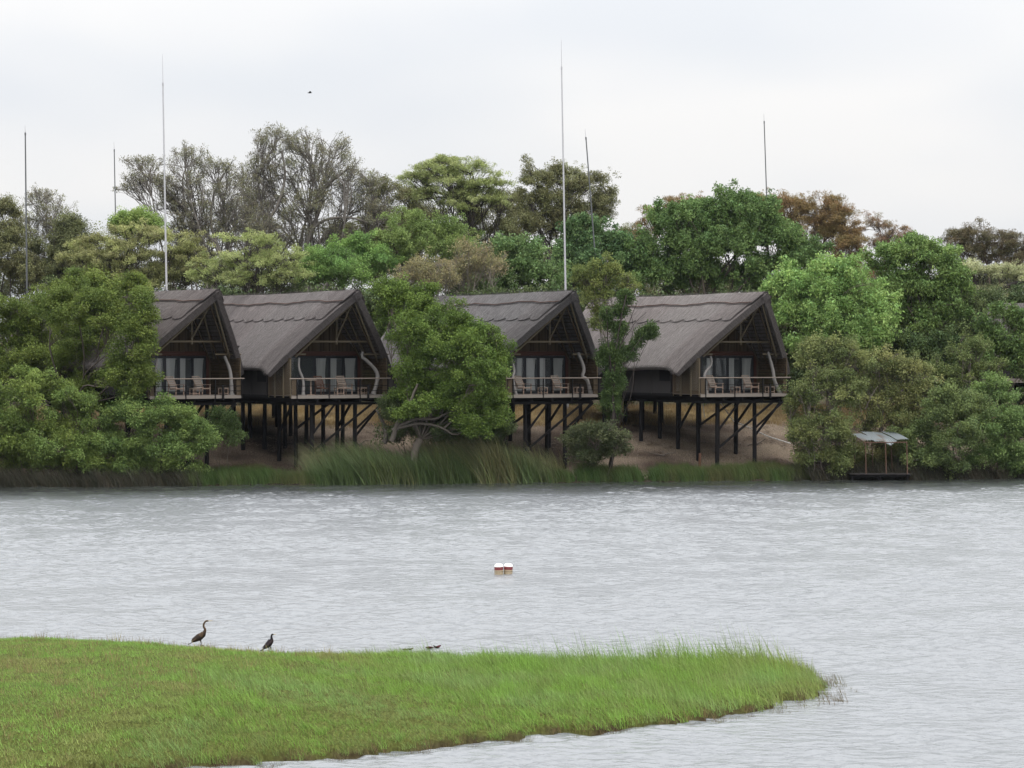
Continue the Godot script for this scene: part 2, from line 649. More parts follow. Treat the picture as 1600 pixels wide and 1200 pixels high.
	# drowned stems off the point and along the near rim
	for k in 260:
		var i := rng.randi_range(11, 31)
		var q: Vector2 = isle[i].lerp(isle[i + 1], rng.randf()) + Vector2(rng.randf_range(-0.1, 0.55) if i < 20 else rng.randf_range(-0.3, 0.3), rng.randf_range(-0.1, 0.35))
		var n_ := "reed" if i < 19 and rng.randf() < 0.6 else "dead"
		w[n_].append(upright(Vector3(q.x, -0.03, q.y), rng.randf_range(0.4, 0.9), rng.randf_range(-0.5, 0.5), 0.8))
		t[n_].append(Color(0.12, 0.075, 0.045).lerp(Color(0.16, 0.16, 0.06), rng.randf()))
	tag(copies("turf_grass", turf, M.grass, w.turf, t.turf, self), "short green and straw coloured turf on the western mound of the island")
	tag(copies("long_grass", tall, M.grass, w.tall, t.tall, self), "long bright green grass bent by wind on the island")
	tag(copies("tip_grass", reed, M.grass, w.reed, t.reed, self), "tall loose grass blades along the back and tip of the island")
	tag(copies("dead_stems", dead, M.grass, w.dead, t.dead, self), "brown dead stems along the waterline of the island")


func build_bank_grass() -> void:
	var reed := blade_tuft(21, 11, 0.34, 0.8, 2.1, 0.036, 0.09, 0.24, 4)
	var sedge := blade_tuft(22, 16, 0.26, 0.4, 0.95, 0.022, 0.12, 0.3, 3)
	var straw := blade_tuft(23, 14, 0.35, 0.25, 0.6, 0.022, 0.05, 0.2, 2)
	rng.seed = 4242
	var a := []
	var ac := PackedColorArray()
	var b := []
	var bc := PackedColorArray()
	for k in 3600:
		var x := rng.randf_range(-11.6, 3.6)
		var s := rng.randf_range(-0.35, 3.4) * rng.randf_range(0.5, 1.0)
		var z := shore(x) - s
		var thick := smoothstep(-11.6, -9.0, x) * smoothstep(3.6, -0.5, x)
		if rng.randf() > thick:
			continue
		var n1 := rough.get_noise_2d(x * 14.0, z * 14.0)
		var up_ := upright(Vector3(x, land(x, z) - 0.05, z), rng.randf_range(0.6, 1.45) * (0.55 + 0.45 * thick) + 0.7 * n1, rng.randf_range(-0.5, 0.5))
		up_.basis = Basis(Vector3.BACK, rng.randfn(0.0, 0.13)) * up_.basis
		a.append(up_)
		ac.append(Color(0.06, 0.095, 0.03).lerp(Color(0.13, 0.12, 0.055), clampf(0.02 + n1 * 1.4 + rng.randf_range(-0.3, 0.4), 0, 1)) * rng.randf_range(0.7, 1.2))
	for k in 10500:
		var x := rng.randf_range(-18.0, 17.0)
		var s := rng.randf_range(0.0, 4.6)
		var z := shore(x) - s
		var n1 := rough.get_noise_2d(x * 10.0 + 31.0, z * 10.0)
		if s > 3.3 + n1 * 7.0 or (x > 10.2 and x < 11.6 and s > 1.6):
			continue
		b.append(upright(Vector3(x, land(x, z) - 0.03, z), rng.randf_range(0.6, 1.2), rng.randf_range(-0.5, 0.5)))
		bc.append(Color(0.06, 0.11, 0.028).lerp(Color(0.12, 0.11, 0.045), clampf(0.1 + n1 + rng.randf_range(-0.2, 0.4), 0, 1)) * rng.randf_range(0.75, 1.2))
	var d := []
	var dc := PackedColorArray()
	for k in 2200:
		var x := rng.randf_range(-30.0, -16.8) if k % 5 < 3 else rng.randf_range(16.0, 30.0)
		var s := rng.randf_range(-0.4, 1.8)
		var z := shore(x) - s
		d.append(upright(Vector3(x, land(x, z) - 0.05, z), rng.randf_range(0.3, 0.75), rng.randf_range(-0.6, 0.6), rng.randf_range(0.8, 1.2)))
		dc.append(Color(0.022, 0.028, 0.012).lerp(Color(0.045, 0.035, 0.022), rng.randf()) * rng.randf_range(0.6, 1.2))  # shade below the overhanging bushes is put into these dark stem colours
	tag(copies("shade_tinted_reeds", reed, M.grass, d, dc, self), "brown and green stems at the waterline, darkened to paint in the shade under bushes")
	var cst := []
	var cc := PackedColorArray()
	for k in 3600:
		var x := rng.randf_range(-24.0, 26.0)
		var s := rng.randf_range(15.0, 27.0)
		var z := shore(x) - s
		cst.append(upright(Vector3(x, land(x, z) - 0.03, z), rng.randf_range(0.5, 1.1), rng.randf() * TAU))
		cc.append(Color(0.30, 0.215, 0.085).lerp(Color(0.16, 0.10, 0.05), rng.randf()))
	tag(copies("reed_bed", reed, M.grass, a, ac, self), "tall wind-bent reeds at the water's edge below the middle lodges")
	tag(copies("bank_grass", sedge, M.grass, b, bc, self), "short green sedge along the far waterline")
	tag(copies("dry_grass", straw, M.grass, cst, cc, self), "dry yellow grass on the bank top behind the stilts")

# ---------------------------------------------------------------- lodges
# A lodge's own axes: the middle of the deck's front edge is the origin, z points out over the river, the deck is 6 m wide.
const RIDGE := 5.82
const EAVE := 1.30
const HALF := 4.06

func roof_point(u: float, v: float, side: float, lift: float) -> Vector3:   # u from the front (0) to the back (1), v from the ridge (0) to the eave (1)
	var front := lerpf(2.40, -1.1, v)
	var back := lerpf(-17.6, -16.6, v)
	var dip := 1.0 - 0.06 * smoothstep(0.0, 0.09, u) * smoothstep(0.6, 1.0, v)
	var x := side * HALF * v * dip
	var y := lerpf(RIDGE, EAVE, v * dip) + 0.10 * sin(v * PI) + 0.05 * sin(u * 9.0) * v - 0.05 * sin(u * PI) * (1.0 - v)
	var up := Vector3(side * 0.74, 0.67, 0.0)
	y += 0.05 * rough.get_noise_3d(u * 160.0, v * 30.0, side * 50.0)
	return Vector3(x, y, lerpf(front, back, u)) + up * lift

func thatch_tone(u: float, v: float, side: float) -> Color:
	var k := 0.92 + 0.42 * rough.get_noise_2d(u * 75.0 + side * 300.0 - v * 6.0, v * 14.0) + 0.26 * rough.get_noise_2d(u * 420.0 + v * 30.0, v * 10.0 + 80.0)
	return Color(k * 1.01, k * 0.985, k * 0.985)

func roof_layer(g: Geo, side: float, lift: float, thick: float, v0: float, edge: Callable, u0 := 0.0, u1 := 1.0, cols := 140, rows := 14) -> void:
	var top := PackedVector3Array()
	var low := PackedVector3Array()
	var t := PackedVector2Array()
	var tint := PackedColorArray()
	for i in rows + 1:
		for j in cols + 1:
			var u := lerpf(u0, u1, float(j) / cols)
			var v: float = lerpf(v0, edge.call(u), float(i) / rows)
			var soft := thick * (1.0 - 0.35 * pow(float(i) / rows, 8.0))
			top.append(roof_point(u, v, side, lift + soft - thick))
			low.append(roof_point(u, v, side, lift - thick))
			t.append(Vector2(u * 19.6, v * 6.1))
			tint.append(thatch_tone(u, v, side))
	g.sheet(top, cols + 1, t, tint, side < 0.0)
	g.sheet(low, cols + 1, t, tint, side > 0.0)
	var w := cols + 1
	for j in cols:   # the cut ends of the straw along the lower edge
		var a := rows * w + j
		if side > 0.0:
			g.quad(low[a], low[a + 1], top[a + 1], top[a], tint[a] * 0.8)
		else:
			g.quad(low[a + 1], low[a], top[a], top[a + 1], tint[a] * 0.8)
	for i in rows:   # and along the two gables
		for j in [0, cols]:
			var a: int = i * w + j
			var b: int = a + w
			if (j == 0) == (side > 0.0):
				g.quad(low[a], low[b], top[b], top[a], tint[a] * 0.85)
			else:
				g.quad(low[b], low[a], top[a], top[b], tint[a] * 0.85)

func scallops(u: float) -> float:
	var k := fposmod(u * 13.2, 1.0)
	return 0.325 + 0.040 * pow(sin(k * PI), 0.6) + 0.012 * k

func fringe(g: Geo, side: float, edge: Callable, lift: float, count: int, u0: float, u1: float, lo: float, hi: float) -> void:
	for k in count:
		var u := rng.randf_range(u0, u1)
		var v: float = edge.call(u)
		var a := roof_point(u, v - 0.012, side, lift - rng.randf() * 0.16)
		var down := (roof_point(u, v, side, 0) - roof_point(u, v - 0.05, side, 0)).normalized()
		down = (down + Vector3(0, -0.25, rng.randf_range(-0.25, 0.25))).normalized()
		var b := a + down * rng.randf_range(lo, hi)
		var w := Vector3(0, 0, 0.014)
		g.tri(a - w, a + w, b, Color.WHITE * rng.randf_range(0.5, 1.0))

func build_roof(t: Node3D) -> void:
	rng.seed = 55
	var g := Geo.new()
	for s in [-1.0, 1.0]:
		roof_layer(g, s, 0.0, 0.36, 0.0, func(_u): return 1.0)
		fringe(g, s, func(_u): return 1.0, 0.0, 1300, 0.0, 0.95, 0.08, 0.30)
	var roof := add_part("thatch_roof", g, M.thatch, t)
	g = Geo.new()
	for s in [-1.0, 1.0]:
		roof_layer(g, s, 0.09, 0.09, 0.0, scallops, 0.018, 1.0, 330, 5)
	add_part("scalloped_thatch", g, M.thatch, roof)
	g = Geo.new()
	var wavy := func(u): return 0.150 + 0.010 * sin(u * 21.0) + 0.004 * sin(u * 70.0)
	for s in [-1.0, 1.0]:
		roof_layer(g, s, 0.145, 0.055, 0.0, wavy, 0.004, 1.0, 160, 4)
		fringe(g, s, wavy, 0.145, 300, 0.0, 1.0, 0.03, 0.10)
	for k in 900:   # straw standing up along the ridge
		var a := roof_point(rng.randf_range(0.006, 0.998), 0.0, 1.0, 0.07) + Vector3(rng.randf_range(-0.1, 0.02), 0.02, 0)
		var b := a + Vector3(rng.randf_range(-0.08, 0.08), rng.randf_range(0.06, 0.2), rng.randf_range(-0.05, 0.05))
		g.tri(a - Vector3(0, 0, 0.018), a + Vector3(0, 0, 0.018), b, Color.WHITE * rng.randf_range(0.55, 0.95))
	add_part("ridge_cap", g, M.thatch, roof)
	g = Geo.new()
	for s in [-1.0, 1.0]:
		var p := PackedVector3Array()
		var r := PackedFloat32Array()
		for k in 60:
			var u: float = lerpf(0.006, 0.99, k / 59.0)
			p.append(roof_point(u, wavy.call(u) - 0.012, s, 0.158))
			r.append(0.022)
		g.tube(p, r, 5)
	add_part("binding_pole", g, M.dark_teak, roof)
	# battens under the thatch
	g = Geo.new()
	for s in [-1.0, 1.0]:
		for k in 20:
			var v := 0.05 + k * 0.047
			g.pole(roof_point(0.012, v, s, -0.385), roof_point(0.30, v, s, -0.385), 0.016, 0.016, 4, Color(0.8, 0.8, 0.8))
	add_part("roof_battens", g, M.reed, roof, "stuff")
	for s in [-1.0, 1.0]:   # rafters
		for u in [0.035, 0.095, 0.15]:
			g = Geo.new()
			g.pole(roof_point(u, 0.02, s, -0.46), roof_point(u, 0.97, s, -0.46), 0.055, 0.065, 7)
			add_part("rafter", g, M.reed, roof)

func slat_wall(g: Geo, a: Vector3, b: Vector3, y0: float, tops: Callable, step: float, tone: Color, upright_: bool) -> void:   # half-round canes side by side between a and b
	var along := b - a
	var len_ := along.length()
	var dir := along / len_
	var out := dir.cross(Vector3.UP)
	if upright_:
		var nn := int(len_ / step)
		for k in nn:
			var q := a + dir * (k + 0.5) * step
			var high: float = tops.call(q)
			if high > y0 + 0.05:
				var c := tone * rng.randf_range(0.6, 1.3)
				g.box(Vector3(q.x, (y0 + high) * 0.5, q.z) + out * rng.randf_range(0.0, 0.02), Vector3(step * 0.86, high - y0, 0.04), c, Basis(dir, Vector3.UP, dir.cross(Vector3.UP)))
	else:
		var y := y0
		while y < tops.call(a) or y < tops.call(b):
			var c := tone * rng.randf_range(0.62, 1.25)
			# cut each cane where the roof comes down
			var t0 := 0.0
			var t1 := 1.0
			for k in 20:
				if tops.call(a + along * (k / 19.0)) < y:
					if tops.call(a) < tops.call(b):
						t0 = maxf(t0, k / 19.0)
					else:
						t1 = minf(t1, k / 19.0)
			if t1 > t0:
				var p := a + along * t0
				var q := a + along * t1
				g.box((p + q) * 0.5 + Vector3(0, y + step * 0.5, 0) + out * rng.randf_range(0.0, 0.012), Vector3((q - p).length(), step * 0.84, 0.03), c, Basis(dir, Vector3.UP, dir.cross(Vector3.UP)))
			y += step

func under_roof(q: Vector3) -> float:
	return RIDGE - (RIDGE - EAVE) * absf(q.x) / HALF - 0.44

func build_lodge() -> Node3D:
	var t := Node3D.new()
	t.name = numbered("thatched_lodge")
	add_child(t, true)
	rng.seed = 18
	build_roof(t)
	# floor: joists, boards and a pale edge beam
	var g := Geo.new()
	for k in 22:
		g.box(Vector3(0, -0.025, -0.075 - k * 0.142), Vector3(6.0, 0.05, 0.132), Color.WHITE * rng.randf_range(0.7, 1.1))
	var deck := add_part("deck", g, M.deck, t)
	g = Geo.new()
	g.box(Vector3(0, -0.11, 0.03), Vector3(6.08, 0.15, 0.05))
	add_part("edge_beam", g, M.deck, deck)
	g = Geo.new()
	g.box(Vector3(3.03, -0.11, -1.55), Vector3(0.05, 0.15, 3.1))
	add_part("edge_beam", g, M.deck, deck)
	for x in [-2.6, -1.35, 0.0, 1.35, 2.6]:
		g = Geo.new()
		g.box(Vector3(x, -0.30, -8.3), Vector3(0.13, 0.24, 16.4))
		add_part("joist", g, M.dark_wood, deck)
	for z in [-0.35, -0.95, -3.1, -5.2, -7.3, -9.4, -11.5, -13.6, -15.8]:
		g = Geo.new()
		g.box(Vector3(0, -0.49, z), Vector3(5.7, 0.14, 0.14))
		add_part("bearer", g, M.dark_wood, deck)
	g = Geo.new()
	g.box(Vector3(0, -0.09, -9.85), Vector3(6.06, 0.17, 13.5))
	add_part("cabin_floor", g, M.dark_wood, t)
	# canvas cabin behind the veranda, hung in panels between battens
	for s in [-1.0, 1.0]:
		g = Geo.new()
		var p := PackedVector3Array()
		for i in 8:
			for j in 60:
				var z := -3.25 - 13.2 * j / 59.0
				p.append(Vector3(s * (3.0 + 0.018 * sin(z * 5.0) * sin(i / 7.0 * PI)), -0.06 + 2.05 * i / 7.0, z))
		g.sheet(p, 60, PackedVector2Array(), PackedColorArray(), s > 0.0)
		var wall := add_part("canvas_wall", g, M.canvas, t)
		for k in 7:
			g = Geo.new()
			g.box(Vector3(s * 3.03, 0.98, -3.3 - k * 2.15), Vector3(0.03, 2.05, 0.06))
			add_part("batten", g, M.canvas, wall)
		g = Geo.new()
		g.box(Vector3(s * 3.035, 1.2, -3.95), Vector3(0.03, 0.95, 1.15))
		add_part("window", g, M.black, wall)
	g = Geo.new()
	g.box(Vector3(0, 1.4, -16.6), Vector3(6.0, 2.9, 0.1))
	add_part("back_wall", g, M.canvas, t)
	g = Geo.new()
	slat_wall(g, Vector3(-3, 0, -16.6), Vector3(3, 0, -16.6), 2.85, under_roof, 0.1, Color.WHITE, true)
	add_part("back_gable", g, M.reed, t, "stuff")
	g = Geo.new()
	g.box(Vector3(0, 1.4, -7.6), Vector3(5.9, 2.8, 0.08))
	add_part("inner_wall", g, M.canvas, t)
	# the gable over the doors
	g = Geo.new()
	slat_wall(g, Vector3(-3, 0, -3.1), Vector3(3, 0, -3.1), 2.47, under_roof, 0.075, Color(0.85, 0.82, 0.78), true)
	add_part("reed_gable", g, M.reed, t, "stuff")
	g = Geo.new()
	g.box(Vector3(-0.1, 2.34, -3.06), Vector3(5.7, 0.25, 0.12))
	add_part("lintel", g, M.lintel, t)
	for x in [-2.92, 2.74]:
		g = Geo.new()
		g.box(Vector3(x, 1.1, -3.06), Vector3(0.16, 2.23, 0.12))
		add_part("door_post", g, M.lintel, t)
	g = Geo.new()
	g.box(Vector3(2.91, 1.1, -3.1), Vector3(0.17, 2.2, 0.06))
	add_part("wall_panel", g, M.reed, t)
	# six glazed doors with curtains behind
	for k in 6:
		var x := -2.39 + k * 0.92
		g = Geo.new()
		for e in [-1.0, 1.0]:
			g.box(Vector3(x + e * 0.415, 1.1, -3.1), Vector3(0.085, 2.18, 0.06))
		g.box(Vector3(x, 2.13, -3.1), Vector3(0.745, 0.12, 0.06))
		g.box(Vector3(x, 0.08, -3.1), Vector3(0.745, 0.14, 0.06))
		var d := add_part("door", g, M.frame, t)
		g = Geo.new()
		g.quad(Vector3(x - 0.372, 0.15, -3.105), Vector3(x + 0.372, 0.15, -3.105), Vector3(x + 0.372, 2.07, -3.105), Vector3(x - 0.372, 2.07, -3.105))
		add_part("pane", g, M.glass, d)
		var p := PackedVector3Array()
		var wide: float = [0.42, 0.75, 0.36, 0.68, 0.46, 0.7][k]
		var off: float = [-0.15, 0.0, 0.18, 0.02, -0.13, 0.05][k]
		for i in 9:
			for j in 41:
				var q := j / 40.0 - 0.5
				var h := i / 8.0
				var gather := 1.0 - 0.22 * sin(h * PI) * float(k % 2)
				p.append(Vector3(x + off + q * wide * gather, 0.06 + 2.06 * h, -3.26 + 0.032 * sin(q * wide * 58.0) * (1.0 - 0.3 * h) + 0.012 * sin(q * 31.0 + h * 4.0)))
		g = Geo.new()
		g.sheet(p, 41, PackedVector2Array(), PackedColorArray(), true)
		add_part("curtain", g, M.curtain, d)
	# cane screens on the two sides of the veranda
	for s in [-1.0, 1.0]:
		g = Geo.new()
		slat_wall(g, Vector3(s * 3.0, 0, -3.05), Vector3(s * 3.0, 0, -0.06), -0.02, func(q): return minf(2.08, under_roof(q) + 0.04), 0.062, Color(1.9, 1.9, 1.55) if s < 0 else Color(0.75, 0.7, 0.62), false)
		var w := add_part("cane_screen", g, M.reed, t, "stuff")
		for z in [-2.95, -2.2, -2.08, -1.05, -0.95, -0.1]:
			g = Geo.new()
			g.pole(Vector3(s * 3.04, -0.15, z), Vector3(s * 3.04, 2.02, z), 0.025, 0.022, 5)
			add_part("cane_pole", g, M.bamboo, w)
		g = Geo.new()
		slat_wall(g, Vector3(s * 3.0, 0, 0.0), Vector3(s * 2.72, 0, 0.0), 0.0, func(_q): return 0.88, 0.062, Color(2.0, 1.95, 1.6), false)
		add_part("corner_screen", g, M.reed, t, "stuff")
	# railing
	g = Geo.new()
	g.pole(Vector3(-3.15, 0.93, 0.05), Vector3(3.2, 0.93, 0.05), 0.04, 0.04, 6)
	var top := add_part("top_rail", g, M.rail, t)
	for y in [0.24, 0.52]:
		g = Geo.new()
		g.pole(Vector3(-2.75, y, 0.03), Vector3(3.0, y, 0.03), 0.016, 0.016, 5)
		add_part("lower_rail", g, M.dark_wood, top)
	g = Geo.new()
	g.pole(Vector3(3.05, 0.93, 0.1), Vector3(3.05, 0.93, -3.0), 0.04, 0.04, 6)
	add_part("side_rail", g, M.rail, top)
	for x in [-2.7, -0.7, 1.25, 3.02]:
		g = Geo.new()
		g.box(Vector3(x, 0.36, 0.06), Vector3(0.055, 1.1, 0.055))
		add_part("rail_post", g, M.dark_wood, top)
	g = Geo.new()
	g.box(Vector3(1.75, 0.15, 0.10), Vector3(0.12, 0.85, 0.06))
	add_part("rail_post", g, M.dark_wood, top)
	# poles of the open gable: tie, king post, collar, and struts up to the prow
	var poles := [[Vector3(-2.35, 3.02, -0.4), Vector3(2.3, 3.02, -0.4), 0.065], [Vector3(0, 2.85, -0.4), Vector3(0, 4.6, -0.38), 0.065], [Vector3(-1.15, 4.32, -0.35), Vector3(1.15, 4.32, -0.35), 0.05],
		[Vector3(0, 3.25, -0.33), Vector3(0, 5.35, 1.75), 0.055], [Vector3(0.05, 5.2, 1.8), Vector3(2.55, 2.15, -0.45), 0.06], [Vector3(-0.05, 5.2, 1.8), Vector3(-2.55, 2.15, -0.45), 0.06],
		[Vector3(0.1, 4.75, 0.6), Vector3(2.9, 2.05, -2.6), 0.05], [Vector3(-0.1, 4.75, 0.6), Vector3(-2.9, 2.05, -2.6), 0.05], [Vector3(1.6, 2.3, -0.5), Vector3(3.35, 2.3, -0.5), 0.05], [Vector3(-1.9, 2.3, -0.5), Vector3(-3.0, 2.3, -0.5), 0.05]]
	for k in poles:
		g = Geo.new()
		g.pole(k[0], k[1], k[2], k[2] * 0.85, 7)
		add_part("gable_pole", g, M.bamboo, t)
	return t

func build_stilts(t: Node3D, seed_: int) -> void:   # posts down to the bank, each as long as the ground there asks
	rng.seed = seed_
	var rows := [[-1.35, -0.9], [1.35, -0.9], [-1.35, -3.0], [1.35, -3.0], [-1.35, -5.1], [1.35, -5.1], [-1.35, -7.2], [1.35, -7.2], [-1.35, -9.3], [1.35, -9.3], [-1.35, -11.5], [1.35, -11.5], [-2.75, -7.2], [2.75, -5.1], [-2.75, -11.5], [2.75, -9.3], [-2.75, -14.6], [0.0, -14.6], [2.75, -14.6], [0.0, -7.2]]
	var feet := []
	for k in rows:
		var p := Vector3(k[0] + rng.randf_range(-0.06, 0.06), -0.55, k[1] + rng.randf_range(-0.1, 0.1))
		var w := t.transform * p
		var y := land(w.x, w.z) - 0.3 - DECK_Y
		var g := Geo.new()
		g.pole(Vector3(p.x + rng.randf_range(-0.05, 0.05), y, p.z), p, 0.13, 0.12, 9)
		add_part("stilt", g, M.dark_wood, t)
		feet.append([p, y])
	var braces := [[Vector3(1.35, -2.05, -0.9), Vector3(2.7, -0.5, 0.0)], [Vector3(1.4, -2.45, -0.95), Vector3(2.95, -0.5, -0.6)], [Vector3(-1.35, -2.0, -3.0), Vector3(-0.2, -0.5, -1.0)], [Vector3(-1.35, -3.3, -0.95), Vector3(2.2, -0.5, -0.3)], [Vector3(-1.35, -2.3, -0.9), Vector3(-0.1, -0.5, -0.4)], [Vector3(-1.35, -2.2, -5.1), Vector3(-1.35, -0.5, -3.4)], [Vector3(1.35, -1.9, -3.0), Vector3(1.35, -0.5, -1.3)]]
	for k in braces:
		var g := Geo.new()
		g.beam(k[0], k[1], 0.10, 0.12)
		add_part("brace", g, M.dark_wood, t)

func log_post(t: Node3D, pts: Array, r0: float, r1: float, seed_: int) -> void:
	rng.seed = seed_
	var p := PackedVector3Array()
	var r := PackedFloat32Array()
	var c := Curve3D.new()
	for k in pts.size():
		var d: Vector3 = (pts[mini(k + 1, pts.size() - 1)] - pts[maxi(k - 1, 0)]) * 0.2
		c.add_point(pts[k], -d, d)
	var len_ := c.get_baked_length()
	for k in 17:
		p.append(c.sample_baked(len_ * k / 16.0, true))
		r.append(lerpf(r0, r1, k / 16.0) * rng.randf_range(0.9, 1.12) * (1.35 if k == 0 else 1.0))
	var g := Geo.new()
	g.tube(p, r, 10, Color(0.23, 0.215, 0.205), Color(0.18, 0.17, 0.165))
	add_part("log_post", g, M.log, t)

func build_lodges() -> void:
	var spots := [[306.0, 150.3, 39.5], [531.0, 152.0, 30.0], [864.5, 154.3, 30.0], [1163.0, 157.0, 28.2]]
	var labels := ["thatched stilt lodge half hidden by the big bush on the left, first of four", "thatched stilt lodge with two log posts and a tall table on deck, second from left", "thatched stilt lodge right of the sprawling green tree, third from left", "thatched stilt lodge with its dark canvas side wall in full view, furthest right"]
	var first := build_lodge()
	var all := [first]
	for k in 3:
		var c: Node3D = first.duplicate()
		c.name = numbered("thatched_lodge")
		add_child(c, true)
		all.append(c)
	for k in 4:
		var t: Node3D = all[k]
		var p := at(spots[k][0], 616.0, spots[k][1])
		t.position = Vector3(p.x, DECK_Y, p.z)
		t.rotation.y = deg_to_rad(spots[k][2])
		tag(t, labels[k], "lodge", "thatched lodges on stilts along the bank")
		build_stilts(t, 300 + k)
		var straw: StandardMaterial3D = M.thatch.duplicate()   # each roof has weathered to a tone of its own
		straw.albedo_color = [Color(0.97, 0.95, 0.95), Color(0.99, 0.975, 0.98), Color(0.95, 0.955, 0.97), Color(1.10, 1.085, 1.085)][k]
		straw.uv1_offset = Vector3(k * 0.27, k * 0.13, 0)
		for q in ["thatch_roof", "thatch_roof/scalloped_thatch", "thatch_roof/ridge_cap"]:
			t.get_node(q).material_override = straw
		for q in [[], ["door", "door_001", "door_002"], ["door_001"], ["door_003"]][k]:   # curtains drawn back out of sight
			var drawn := t.get_node(q + "/curtain")
			drawn.get_parent().remove_child(drawn)
			drawn.free()
		lodges.append(t)
	var rights := [[Vector3(2.62, 0, -0.35), Vector3(2.58, 0.9, -0.35), Vector3(2.5, 1.5, -0.4), Vector3(2.2, 2.2, -0.45)], [Vector3(2.3, 0, -0.35), Vector3(2.55, 0.8, -0.35), Vector3(2.5, 1.35, -0.4), Vector3(1.9, 1.95, -0.42), Vector3(1.62, 2.15, -0.45), Vector3(1.68, 2.45, -0.45)], [Vector3(2.75, 0, -0.35), Vector3(2.5, 0.8, -0.35), Vector3(2.2, 1.0, -0.4), Vector3(2.3, 1.5, -0.4), Vector3(1.95, 2.4, -0.45)], [Vector3(2.72, 0, -0.35), Vector3(2.35, 0.75, -0.35), Vector3(2.25, 1.4, -0.4), Vector3(1.95, 2.45, -0.45)]]
	var lefts := [[Vector3(-2.5, 0, -0.3), Vector3(-2.4, 1.1, -0.4), Vector3(-2.2, 2.1, -0.5)], [Vector3(-2.15, 0, -0.3), Vector3(-2.1, 0.8, -0.4), Vector3(-2.35, 1.5, -0.4), Vector3(-2.3, 2.1, -0.5)], [Vector3(-2.3, 0, -0.3), Vector3(-2.5, 0.9, -0.3), Vector3(-2.35, 1.4, -0.4), Vector3(-2.5, 2.0, -0.5)], [Vector3(-2.4, 0, -0.3), Vector3(-2.5, 0.7, -0.35), Vector3(-2.45, 1.2, -0.4), Vector3(-2.0, 1.7, -0.45), Vector3(-2.02, 2.2, -0.5)]]
	for k in 4:
		log_post(lodges[k], rights[k], 0.12, 0.08, 600 + k)
		log_post(lodges[k], lefts[k], 0.09, 0.06, 650 + k)
	furnish()

var lodges := []

# ---------------------------------------------------------------- deck furniture
func make_chair(dark: bool) -> Node3D:   # a reclining slatted steamer chair that faces +z
	var t := Node3D.new()
	t.name = numbered("deck_chair")
	add_child(t, true)
	var wood: Material = M.dark_teak if dark else M.teak
	var g := Geo.new()
	for s in [-1.0, 1.0]:
		g.beam(Vector3(s * 0.26, 0.40, 0.42), Vector3(s * 0.26, 0.36, -0.18), 0.04, 0.06)
		g.beam(Vector3(s * 0.26, 0.34, -0.12), Vector3(s * 0.26, 1.12, -0.58), 0.04, 0.05)
	g.box(Vector3(0, 0.40, 0.42), Vector3(0.5, 0.06, 0.04))
	add_part("seat_frame", g, wood, t)
	for k in 4:
		g = Geo.new()
		g.box(Vector3(0, 0.415 - k * 0.008, 0.33 - k * 0.13), Vector3(0.50, 0.02, 0.10))
		add_part("seat_slat", g, wood, t)
	var b := Basis(Vector3.RIGHT, -0.532)
	for k in 7:
		g = Geo.new()
		g.box(Vector3(0, 0.45 + k * 0.108, -0.165 - k * 0.0637), Vector3(0.52, 0.085, 0.022), Color.WHITE, b)
		add_part("back_slat", g, M.cushion if not dark else wood, t)
	for s in [-1.0, 1.0]:
		for z in [0.42, -0.30]:
			g = Geo.new()
			g.box(Vector3(s * 0.295, 0.31, z), Vector3(0.05, 0.62, 0.05))
			add_part("leg", g, wood, t)
		g = Geo.new()
		g.box(Vector3(s * 0.295, 0.635, 0.06), Vector3(0.075, 0.03, 0.85))
		add_part("armrest", g, wood, t)
	return t

func make_stool() -> Node3D:
	var t := Node3D.new()
	t.name = numbered("stool")
	add_child(t, true)
	for k in 4:
		var g := Geo.new()
		g.box(Vector3(0, 0.425, -0.165 + k * 0.11), Vector3(0.52, 0.025, 0.095))
		add_part("top_slat", g, M.cushion, t)
	for x in [-1.0, 1.0]:
		for z in [-1.0, 1.0]:
			var g := Geo.new()
			g.box(Vector3(x * 0.225, 0.205, z * 0.17), Vector3(0.045, 0.41, 0.045))
			add_part("leg", g, M.teak, t)
	for z in [-1.0, 1.0]:
		var g := Geo.new()
		g.box(Vector3(0, 0.10, z * 0.17), Vector3(0.405, 0.035, 0.03))
		g.box(Vector3(0, 0.385, z * 0.17), Vector3(0.405, 0.045, 0.03))
		add_part("stretcher", g, M.teak, t)
	return t

